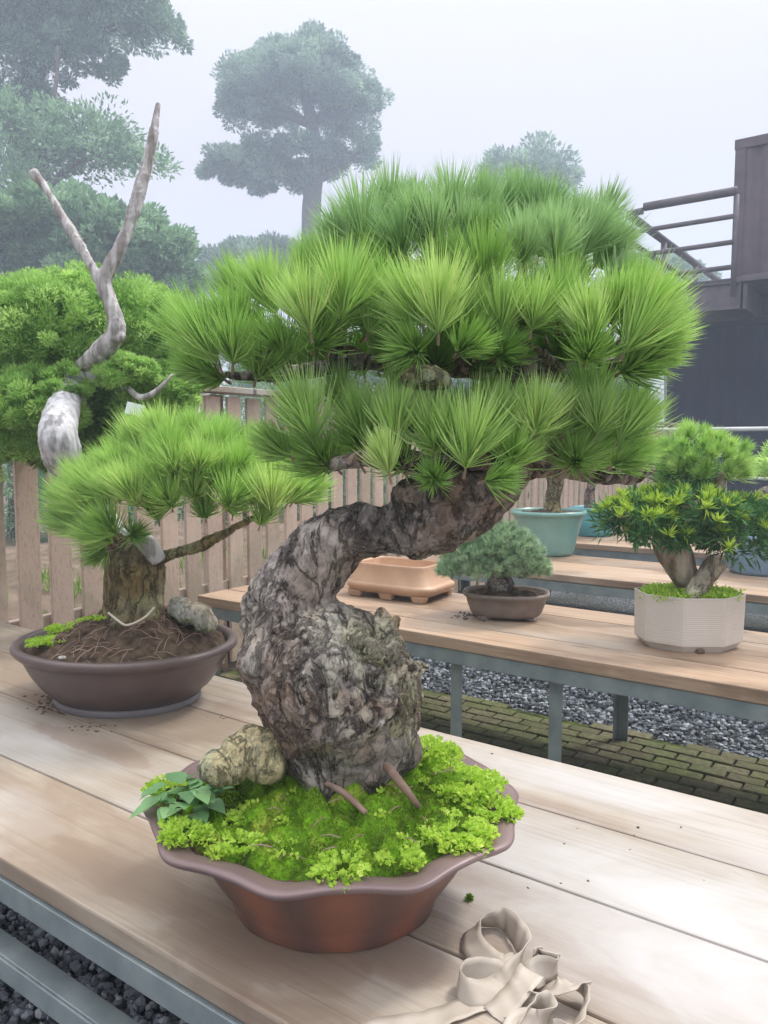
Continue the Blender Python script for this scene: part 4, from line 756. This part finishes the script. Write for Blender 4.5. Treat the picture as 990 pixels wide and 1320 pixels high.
organic('cut_stub', [dw([(884, 782, Y4-.06, 12), (900, 757, Y4-.06, 13), (918, 732, Y4-.05, 14), (926, 722, Y4-.05, 13)])], .004, 'stump_wood', b4, crack=.03, crack_depth=.001, rough=.003, rscale=26, stretch=(2, 2, .3), cells=.1)['label'] = 'pale sawn off stub leaning outward'
lobs = [LB(820, 672, Y4-.02, 48, 26, 60), LB(880, 655, Y4, 70, 22, 70), LB(945, 690, Y4-.02, 42, 30, 60), LB(850, 690, Y4-.03, 36, 14, 50), LB(975, 670, Y4, 34, 26, 50)]
o = foliage('foliage_pad', [lobe_foliage(lobs, 6500, .036, .0075, .45, 210, .28, .6, .25, zflat=-.6)], 'podo', b4); o['label'] = 'dark glossy lower tier'
tt = []
for (c, r), k in zip(lobs, (34, 44, 20, 8, 16)):
    for i in range(k):
        d = rand_dir(1)[0]; d[2] = abs(d[2])*.8+.25; d /= np.linalg.norm(d); p = np.array(c[:])+d*np.array(r)*1.0; tt.append((*p, d[0]*.5, d[1]*.5-.2, 1, .045, .5))
for px, py in ((862, 690), (940, 707), (925, 672), (800, 640), (910, 655)): tt.append((*A(px, py, Y4-.17), 0, -.5, .6, .05, .7))
P, D, t_ = [], [], []
for t in tt:
    for i in range(20):
        d = Vector(t[3:6]).normalized()+Vector(rng.normal(0, .62, 3)); P.append(t[:3]); D.append(d[:]); t_.append(np.clip(t[7]+rng.normal(0, .2), 0, 1))
o = foliage('new_growth', [leaves_np(np.array(P), np.array(D), rng.uniform(.025, .045, len(P)), .0065, np.array(t_))], 'podo_new', b4); o['label'] = 'yellow green new shoots'
# pine-like ball of the tree above/behind it
cb = Vector((*S(-.20, 3.02+.62, 0).xy, TZ))
lob2 = [LB(905, 590, 2.55, 62, 42, 60)]
tt = dome_tufts(905, 600, 2.48, 50, 40, 50, 60, 26, .6, up=.7, low=-.6, minr=.4)
o = foliage('foliage_pad', [needles_np(tt, 110, .0019, 1.2)], 'pine', b4); o['label'] = 'upper ball of fine bright needles'
o = foliage('foliage_pad', [lobe_foliage([LB(880, 610, 2.5, 34, 32, 40)], 1500, .03, .007, .8, 50, .3, .4, .3)], 'podo', b4)

# ================================================================== BENCHES 3 and 4
c5 = Vector((*B(706, 714, TZ).xy, TZ)); Y5 = c5.y
b5 = empty('bonsai_tree', c5, 'tall bonsai with a mossy upright trunk in a wide celadon green pot', 'bonsai', 'bonsai trees in pots on the benches')
pot_obj('pot', b5, 'pot_teal', c5, .212, .19, [(.56, .012), (.62, .0), (.66, .006), (.70, .03), (.76, .09), (.84, .16), (.91, .215), (.93, .222), (.99, .226), (1.01, .238), (.99, .250), (.94, .25), (.92, .235), (.8, .15)], 0, seg=96)
soil('soil', b5, c5, .19, .17, TZ+.23, .03, 'soil', 0, N=40)
organic('trunk', [dw([(712, 672, Y5, 16), (712, 645, Y5, 10), (716, 620, Y5, 11), (708, 590, Y5, 9), (715, 560, Y5, 7), (712, 530, Y5, 5)])], .006, 'bark_pale', b5, crack=.03, crack_depth=.004, rough=.006, rscale=20, lichen=lambda p, n: .4)
o = foliage('foliage_pad', [lobe_foliage([LB(712, 545, Y5, 45, 26, 45), LB(712, 585, Y5, 55, 16, 50)], 9000, .03, .008, .3, 120, .2, .5, .4)], 'juniper', b5)
c6 = Vector((*B(764, 690, TZ).xy, TZ)); Y6 = c6.y
b6 = empty('bonsai_tree', c6, 'small bonsai in a turquoise pot on the farthest bench', 'bonsai', 'bonsai trees in pots on the benches')
pot_obj('pot', b6, 'pot_teal2', c6, .158, .14, [(.7, .012), (.76, .0), (.80, .012), (.92, .06), (.97, .12), (.93, .16), (.95, .17), (1.0, .178), (1, .19), (.95, .196), (.9, .19), (.8, .12)], 0, seg=80)
soil('soil', b6, c6, .14, .12, TZ+.175, .02, 'soil', 0, N=30)
organic('trunk', [dw([(765, 668, Y6, 10), (760, 640, Y6, 7), (768, 600, Y6, 6), (760, 570, Y6, 4)])], .006, 'bark', b6, crack=.03, crack_depth=.003, rough=.005, rscale=20)
foliage('foliage_pad', [lobe_foliage([LB(765, 575, Y6, 40, 24, 40)], 5000, .035, .009, .3, 90, .2, .5, .4)], 'juniper', b6)
c7 = Vector((*B(985, 738, TZ).xy, TZ)); Y7 = c7.y
b7 = empty('bonsai_tree', c7, 'bonsai with weeping grey branch in a slate blue pot half behind the cream pot tree', 'bonsai', 'bonsai trees in pots on the benches')
pot_obj('pot', b7, 'pot_blue', c7, .20, .17, [(.7, .010), (.78, .0), (.80, .015), (.90, .06), (.97, .12), (1, .17), (1.03, .178), (1.03, .19), (.98, .195), (.94, .18), (.8, .1)], 0, seg=96)
soil('soil', b7, c7, .185, .155, TZ+.172, .02, 'soil', 0, N=30)
organic('trunk', [dw([(990, 705, Y7, 14), (985, 670, Y7, 11), (1000, 630, Y7, 9), (1020, 600, Y7, 7)]), dw([(1000, 630, Y7, 7), (985, 634, Y7-.05, 6), (972, 645, Y7-.08, 5), (968, 670, Y7-.1, 3)])], .006, 'bark', b7, crack=.03, crack_depth=.003, rough=.005, rscale=20)
foliage('foliage_pad', [lobe_foliage([LB(1040, 600, Y7, 60, 30, 60), LB(1010, 655, Y7, 28, 16, 40)], 9000, .03, .008, .7, 130, .2, .5, .4)], 'juniper', b7)

# ================================================================== crumpled strap on the near bench
def strap(paths, wd=.036):
    parts = []
    for pts in paths:
        Z = cr([(*B(580+a/4.714, 1140+b/4.714, TZ+z), roll) for a, b, z, roll in pts], 8); P = Z[:, :3]; T_ = nrm(np.gradient(P, axis=0)); rl = np.radians(Z[:, 3])
        up = np.array([0, 0, 1.]); sd_ = nrm(np.cross(T_, up)); upv = np.cross(sd_, T_); wv = upv*np.cos(rl)[:, None]+sd_*np.sin(rl)[:, None]; nv = np.cross(T_, wv); n = len(P); V = []
        for i in range(n):
            for u in (-.5, -.25, 0, .25, .5):
                cv = .002*math.cos(u*PI)+.0008*math.sin(i*.9+u*5); q = P[i]+wv[i]*wd*u+nv[i]*cv; q[2] = max(q[2], TZ+.0015+.0004*(len(parts))); V.append(q)
            for u in (.5, .25, 0, -.25, -.5):
                cv = .002*math.cos(u*PI)+.0008*math.sin(i*.9+u*5)+.0012; q = P[i]+wv[i]*wd*u+nv[i]*cv; q[2] = max(q[2], TZ+.0025+.0004*(len(parts))); V.append(q)
        Q = [(i*10+j, i*10+(j+1) % 10, (i+1)*10+(j+1) % 10, (i+1)*10+j) for i in range(n-1) for j in range(10)]
        Q += [(0, 9, 8, 1), (1, 8, 7, 2), (2, 7, 6, 3), (3, 6, 5, 4)]; b = (n-1)*10; Q += [(b+1, b+8, b+9, b), (b+2, b+7, b+8, b+1), (b+3, b+6, b+7, b+2), (b+4, b+5, b+6, b+3)]
        parts.append((np.array(V), np.array(Q), np.zeros((0, 3), int)))
    V, Q, T = join_np(parts); return tag(link('strap', mesh_np('strap', V, Q, T, smooth=True), 'strap'), 'crumpled beige strap heaped in loops on the planks beside the lobed pot', 'strap')
strap([[(430, 470, .010, 75), (330, 500, .012, 68), (210, 440, .014, 62), (130, 340, .015, 55), (150, 240, .016, 40), (250, 210, .016, 20), (340, 215, .016, -15), (410, 290, .017, -30), (455, 370, .018, -30), (440, 470, .018, 0), (385, 560, .015, 50), (310, 630, .010, 75), (180, 700, .007, 85), (0, 775, .006, 95), (-170, 840, .006, 85), (-420, 860, .006, 95), (-600, 960, .005, 85)],
       [(430, 540, .010, 80), (300, 545, .015, 45), (170, 530, .016, 25), (80, 560, .016, 5), (75, 640, .014, -20), (190, 670, .011, -50), (330, 610, .008, -75)],
       [(500, 520, .022, 78), (440, 600, .020, 92), (370, 690, .012, 88), (270, 800, .005, 85)],
       [(490, 440, .022, 20), (545, 400, .024, 40), (600, 440, .022, 35), (660, 480, .018, 5), (640, 520, .016, -10), (560, 520, .016, 30), (480, 560, .012, 70)],
       [(530, 660, .012, 60), (590, 640, .022, 70), (680, 610, .030, 84), (760, 590, .030, 60), (820, 630, .022, 15), (835, 710, .018, -10), (800, 800, .016, -25), (740, 900, .014, -30), (640, 920, .014, 30)],
       [(370, 850, .010, 75), (430, 790, .016, 40), (510, 730, .018, 20), (590, 730, .018, -10), (610, 800, .016, -25), (550, 860, .014, 30), (450, 850, .014, 45), (400, 920, .012, 60), (520, 980, .01, 75), (650, 940, .012, 60)]], .030)
# small screws sunk into the planks
sc_parts = []
for X in (-2.3, -1.75, -1.15, -.70, -.1, .5):
    for y in (.62, .73, .83, .94, 1.04, 1.15, 1.24, 1.36):
        p = S(X+random.uniform(-.01, .01), y+random.uniform(-.008, .008), TZ+.0003); sc_parts.append(ico(p, (.0032, .0032, .0008), 1))
V, Q, T = join_np(sc_parts); o = link('screw_heads', mesh_np('screw_heads', V, Q, T), 'crumb', T1); o['kind'] = 'stuff'
# ---- crumbs and debris
def crumbs(name, spots, lab, m='crumb'):
    parts = []
    for (px, py, rx, ry, n, s0, s1) in spots:
        for i in range(n):
            p = B(px+rng.normal(0, rx), py+rng.normal(0, ry), TZ); s = rng.uniform(s0, s1); parts.append(ico((p.x, p.y, TZ+s*.4), (s*rng.uniform(.8, 2), s, s*.6), 1, rng.uniform(0, 3)))
    V, Q, T = join_np(parts); o = link(name, mesh_np(name, V, Q, T), m); return tag(o, lab, 'crumbs', kind='stuff')
crumbs('crumbs', [(75, 915, 16, 6, 60, .001, .004), (120, 940, 14, 4, 20, .001, .004), (600, 794, 12, 3, 40, .002, .006), (60, 905, 10, 6, 20, .002, .004), (285, 925, 10, 3, 10, .001, .003), (640, 1120, 60, 40, 8, .0008, .002), (800, 1090, 90, 40, 12, .0008, .0025)], 'dark soil crumbs scattered on the bench planks')
p = B(605, 1158, TZ+.004); rr_ = rand_dir(240); tag(foliage('moss_tuft', [leaves_np(np.array(p[:])+rr_*.004*rng.random((240, 1)), rr_+np.array([0, 0, .5]), .004, .002, rng.random(240)*.4)], 'mossblade', None), 'tiny fallen tuft of dark moss on the plank near the strap', 'moss tuft')

# ================================================================== container building with deck and rails
def rod(name, parent, p, q, r, m, seg=8): return tube_obj(name, [p, (p+q)/2, q], [r]*3, m, parent, seg, smooth=True)
def corrug(name, x0, x1, z0, z1, y, m, parent, pitch=.28, dep=.036, axis='x'):
    """corrugated steel sheet in site frame"""
    V, Q = [], []; u = x0; pts = []
    while u < x1:
        for a, d in ((0, 0), (.25, 0), (.5, dep), (.75, dep)): 
            if u+a*pitch <= x1: pts.append((u+a*pitch, d))
        u += pitch
    for a, d in pts:
        for z in (z0, z1): V.append(S(a, y+d, z)[:] if axis == 'x' else S(y+d, a, z)[:])
    for i in range(len(pts)-1): Q.append((2*i, 2*i+2, 2*i+3, 2*i+1))
    me = mesh_np(name, V, Q); o = link(name, me, m, parent); md = o.modifiers.new('t', 'SOLIDIFY'); md.thickness = .004; return o
def sbox(name, x0, x1, y0, y1, z0, z1, m, parent, bev=.01):
    me = boxes_mesh(name, [(0, 0, 0, x1-x0, y1-y0, z1-z0)], bev); o = bpy.data.objects.new(name, me); C.objects.link(o); me.materials.append(M[m])
    o.parent = parent; o.location = S((x0+x1)/2, (y0+y1)/2, (z0+z1)/2); o.rotation_euler = (0, 0, ROT); o.matrix_parent_inverse = world_of(parent).inverted(); return o
pc1 = inv(A(941, 372, 12.4)); cx, cy = pc1.x, pc1.y; zc0 = 3.60; zc1 = A(945, 183, 12.4).z
up = empty('upper_container', S(cx+3, cy+1.2, zc0), 'weathered plum grey steel container standing on the raised deck', 'container')
corrug('front_wall', cx+.16, cx+6.0, zc0+.14, zc1-.12, cy+.02, 'container', up); corrug('end_wall', cy+.16, cy+2.3, zc0+.14, zc1-.12, cx+.02, 'container', up, axis='y')
for a, b in ((cx, cy), (cx+5.94, cy), (cx, cy+2.3)): sbox('corner_post', a, a+.16, b, b+.16, zc0, zc1, 'container', up)
sbox('roof', cx-.01, cx+6.1, cy-.01, cy+2.46, zc1-.12, zc1+.03, 'container', up); sbox('bottom_rail', cx+.16, cx+5.94, cy-.002, cy+.1, zc0, zc0+.14, 'container', up); sbox('bottom_rail', cx-.002, cx+.1, cy+.16, cy+2.3, zc0, zc0+.14, 'container', up)
for k in range(3): sbox('locking_bar', cx+.9+k*1.7, cx+.93+k*1.7, cy-.012, cy+.016, zc0+.2, zc1-.2, 'railpaint', up, .004)
# deck and its railing
ck = empty('steel_deck', S(cx, cy, 3.1), 'raised steel deck with brown tube railings in front of the containers', 'deck')
cor = inv(A(811, 277, 12.6)); dx, dy = cor.x, cor.y; zr = A(811, 277, 12.6).z
dl = inv(A(952, 372, 11.6))
sbox('deck_plate', dx, cx+6.5, cy-.62, cy+8, 3.52, 3.592, 'railpaint', ck); 
sbox('edge_beam', dx+.0, dl.x, cy-.66, cy-.60, 3.14, 3.50, 'railpaint', ck)
sbox('beam_flange', dx, dl.x, cy-.70, cy-.56, 3.50, 3.52-.001, 'railpaint', ck); sbox('beam_flange', dx, dl.x, cy-.70, cy-.56, 3.12, 3.14, 'railpaint', ck)
sbox('side_beam', dl.x+.02, dl.x+.08, cy-.58, cy+7, 3.12, 3.50, 'railpaint', ck)
_d = inv(Vector((*ray(941, 262).xy, 0))); rx1 = _d.x/_d.y*dy+.09; rod('end_post', ck, S(rx1, dy, 3.3), S(rx1, dy, zr+.02), .04, 'railpaint')
for px_, py_, w_ in ((833, 269, .066), (821, 299, .038), (817, 330, .038), (812, 360, .038)):
    y_ = dy; z_ = A(px_, py_, 12.55).z; q0 = S(inv(A(px_, py_, 12.55)).x, y_, z_); rod('rail', ck, q0, S(rx1, y_, z_), w_, 'railpaint')
for z_, r_ in ((zr, .066), (zr-.40, .045), (zr-.80, .045)): rod('rail', ck, S(dx, dy, z_), S(dx, dy+7.5, z_), r_, 'railpaint')
rod('rail_stub', ck, S(dx-.02, dy-.02, zr+.01), S(dx+.22, dy-.02, zr+.02), .055, 'railpaint')
for t_ in (1.9, 4.1, 7.0): rod('post', ck, S(dx, dy+t_, 3.5), S(dx, dy+t_, zr-.03), .055, 'railpaint')
for a, b in ((dx+.1, cy-.63), (dl.x+4, cy-.63), (dx+.1, cy+6)): sbox('column', a-.08, a+.08, b-.08, b+.08, 0, 3.12, 'navy', ck)
lo = empty('lower_container', S(cx, cy+.3, 0), 'dark navy corrugated container wall under the raised deck', 'container')
corrug('front_wall', dx+.5, cx+9.2, .12, 3.0, cy+.3, 'navy', lo); corrug('end_wall', cy+.34, cy+6, .12, 3.0, dx+.42, 'navy', lo, axis='y'); sbox('roof', dx+.4, cx+9.2, cy+.28, cy+6, 3.0, 3.1, 'navy', lo); sbox('bottom_rail', dx+.4, cx+9.2, cy+.27, cy+.4, .0, .12, 'navy', lo); sbox('corner_post', dx+.38, dx+.5, cy+.27, cy+.4, .121, 2.999, 'navy', lo)
hr = empty('handrail', S(3, 7, 0), 'thin white pipe handrail in front of the dark container wall', 'handrail')
h0, h1 = inv(A(856, 556, 8.4)), inv(A(992, 549, 8.2)); zz = A(900, 554, 8.35).z
rod('top_pipe', hr, S(h0.x-.5, h0.y, zz), S(h0.x+5, h0.y, zz), .022, 'whitepipe'); rod('lower_pipe', hr, S(h0.x-.5, h0.y, zz-.5), S(h0.x+5, h0.y, zz-.5), .016, 'whitepipe')
for k in range(4): rod('post', hr, S(h0.x-.45+k*1.75, h0.y, 0), S(h0.x-.45+k*1.75, h0.y, zz-.02), .02, 'whitepipe')

# ================================================================== trees behind
def tree(name, loc, lobes, trunks, lab, n, L, W, nc, mat, tint=.5, csig=.17, inward=.5, zflat=-.35, group='trees standing in the mist behind the fence', leaf_drop=.3):
    root = empty(name, loc, lab, 'tree', group)
    parts = []
    for pts in trunks:
        Z = cr([(*p, r) for p, r in pts], 5); parts.append(tube_np(Z[:, :3], Z[:, 3], 10))
    V, Q, T = join_np(parts); link('trunk', mesh_np('trunk', V, Q, T, smooth=True), 'farbark', root)
    foliage('crown', [lobe_foliage(lobes, n, L, W, tint, nc, csig, inward, leaf_drop, zflat=zflat)], mat, root); return root
def tr(pts, Y):
    out = []
    for a, b, r in pts:
        p = A(a, b, Y); out.append((p, r*Y/F))
    return out
def grnd(px, Y): p = A(px, 573, Y); return Vector((p.x, p.y, 0))
Yc = 45
g0 = grnd(402, Yc)
tree('layered_tree', g0, [LB(384, 122, Yc, 92, 40), LB(388, 88, Yc, 62, 38), LB(325, 135, Yc, 46, 28), LB(456, 132, Yc, 38, 32), LB(432, 100, Yc, 46, 30), LB(345, 104, Yc, 46, 28), LB(325, 212, Yc, 58, 28), LB(388, 204, Yc, 60, 22), LB(455, 192, Yc, 34, 34), LB(298, 220, Yc, 34, 22), LB(360, 232, Yc, 50, 16)],
     [[(g0, .6), *tr([(402, 330, 13), (402, 262, 12), (408, 210, 9), (400, 150, 8), (385, 90, 5)], Yc)], tr([(404, 240, 6), (365, 225, 4), (320, 215, 3)], Yc), tr([(404, 235, 6), (440, 215, 4), (470, 190, 2)], Yc), tr([(400, 160, 6), (350, 140, 4), (310, 120, 2)], Yc), tr([(400, 160, 6), (440, 140, 4), (465, 125, 2)], Yc)],
     'two tiered rounded evergreen standing alone against the sky', 110000, 5*.045, 2.2*.045, 620, 'tree_far', csig=.17, inward=.6)
Ya = 30; g1 = grnd(32, Ya)
tree('layered_tree', g1, [LB(60, 20, Ya, 95, 55), LB(135, 10, Ya, 85, 52), LB(200, 40, Ya, 38, 34), LB(90, 70, Ya, 70, 30), LB(-20, 60, Ya, 90, 90), LB(20, 130, Ya, 55, 40), LB(60, -60, Ya, 140, 70)],
     [[(g1, .5), *tr([(30, 420, 16), (38, 300, 15), (34, 200, 15), (40, 120, 14), (55, 40, 11), (70, -40, 8)], Ya)], tr([(45, 90, 9), (95, 55, 6), (150, 35, 4), (190, 30, 2)], Ya), tr([(40, 130, 6), (80, 160, 4), (120, 170, 2)], Ya)],
     'tall evergreen at the frame edge with a heavy dark crown overhead', 80000, 6*.030, 2.8*.030, 420, 'tree_far', csig=.18, inward=.5)
Yb = 27; g2 = grnd(60, Yb)
tree('layered_tree', g2, [LB(50, 190, Yb, 70, 36), LB(120, 200, Yb, 62, 28), LB(190, 212, Yb, 34, 22), LB(20, 230, Yb, 60, 36), LB(110, 165, Yb, 60, 26), LB(15, 160, Yb, 50, 34)],
     [[(g2, .3), *tr([(60, 400, 9), (70, 320, 8), (60, 250, 7), (55, 190, 5)], Yb)], tr([(62, 240, 5), (110, 205, 3), (180, 205, 2)], Yb), tr([(60, 235, 4), (20, 200, 3), (10, 160, 2)], Yb), tr([(75, 60, 2), (72, 110, 2.4), (60, 180, 3)], Yb)],
     'loose airy tree with thin see through layers of leaves below the heavy crown', 11000, 7*.027, 3.2*.027, 150, 'tree_mid', csig=.40, inward=.3)
Yd = 21; g3 = grnd(150, Yd)
tree('rounded_tree', g3, [LB(60, 295, Yd, 90, 46), LB(150, 310, Yd, 80, 46), LB(200, 340, Yd, 48, 50), LB(20, 330, Yd, 60, 60), LB(120, 350, Yd, 90, 44), LB(215, 365, Yd, 42, 36)],
     [[(g3, .3), *tr([(150, 450, 12), (140, 380, 10), (120, 320, 7)], Yd)], [(grnd(25, Yd), .3), *tr([(25, 450, 11), (20, 370, 11), (5, 320, 9), (-15, 280, 6)], Yd)], tr([(140, 390, 7), (180, 350, 5), (200, 320, 3)], Yd), tr([(60, 420, 6), (75, 370, 5), (80, 320, 3)], Yd)],
     'broad rounded tree directly behind the juniper', 56000, 8*.021, 4*.021, 380, 'tree_mid', csig=.16, inward=.55)
def bush(px, Y, lobes, lab, n=14000, mat='tree_far'):
    g = grnd(px, Y); tree('rounded_tree', g, [LB(*l[:2], Y, *l[2:]) for l in lobes], [[(g, .2), *tr([(px, 420, 5), (px+3, lobes[0][1]+20, 4), (px, lobes[0][1], 3)], Y)], tr([(px, lobes[0][1]+40, 3), (px+20, lobes[0][1], 2)], Y)], lab, n, 7*Y/F, 3.2*Y/F, 160, mat, csig=.2, inward=.5)
bush(300, 42, [(305, 345, 44, 30), (340, 335, 45, 24), (285, 360, 24, 20)], 'low rounded tree between the juniper and the two tiered evergreen')
bush(688, 46, [(685, 225, 62, 34), (650, 245, 36, 24), (715, 245, 34, 26), (690, 300, 60, 60)], 'rounded treetop just showing over the top tier of the big pine')
bush(862, 40, [(860, 345, 34, 18), (880, 372, 40, 20), (840, 380, 50, 30)], 'small tree seen through the deck railing')
bush(520, 20, [(520, 485, 160, 60), (400, 490, 140, 60), (690, 490, 130, 56)], 'wide low tree mostly hidden behind the big pine', 34000)
bush(230, 30, [(230, 450, 120, 50), (100, 460, 140, 60)], 'wide tree hidden low behind the juniper', 12000)

hg = empty('sky_blocker', grnd(560, 9), 'added dark leafy screen behind the plank fence blocking bright sky between pine tufts', 'sky_blocker')  # added leaf mass: blocks bright haze so gaps in the pine stay dark
foliage('foliage', [lobe_foliage([(Vector((x, 9.3+.3*math.sin(x*3), .9)), (.75, .6, .95+.15*math.sin(x*5))) for x in np.arange(-4.5, 2.5, .7)], 60000, .05, .025, .35, 500, .2, .6, .3, zflat=-1)], 'tree_mid', hg)
parts = [tube_np([Vector((x, 9.3, 0)), Vector((x+.03, 9.3, .5)), Vector((x, 9.3, 1.2))], [.05, .04, .02], 6) for x in np.arange(-4.5, 2.5, .7)]
link('stems', mesh_np('stems', *join_np(parts)), 'farbark', hg)['kind'] = 'stuff'

# ================================================================== misty air
hz = boxes_mesh('haze', [(0, 50, 16.5, 300, 220, 35.0)], 0)
hm = bpy.data.materials.new('haze'); hm.use_nodes = True; nt = hm.node_tree; nt.nodes.remove(nt.nodes['Principled BSDF'])
vp = nt.nodes.new('ShaderNodeVolumePrincipled'); vp.inputs['Color'].default_value = (.72, .82, 1, 1); vp.inputs['Density'].default_value = .0085; vp.inputs['Anisotropy'].default_value = .0
nt.links.new(vp.outputs[0], nt.nodes['Material Output'].inputs['Volume'])
o = link('haze', hz, hm); tag(o, 'pale bluish mist filling the garden air', 'haze', kind='stuff')
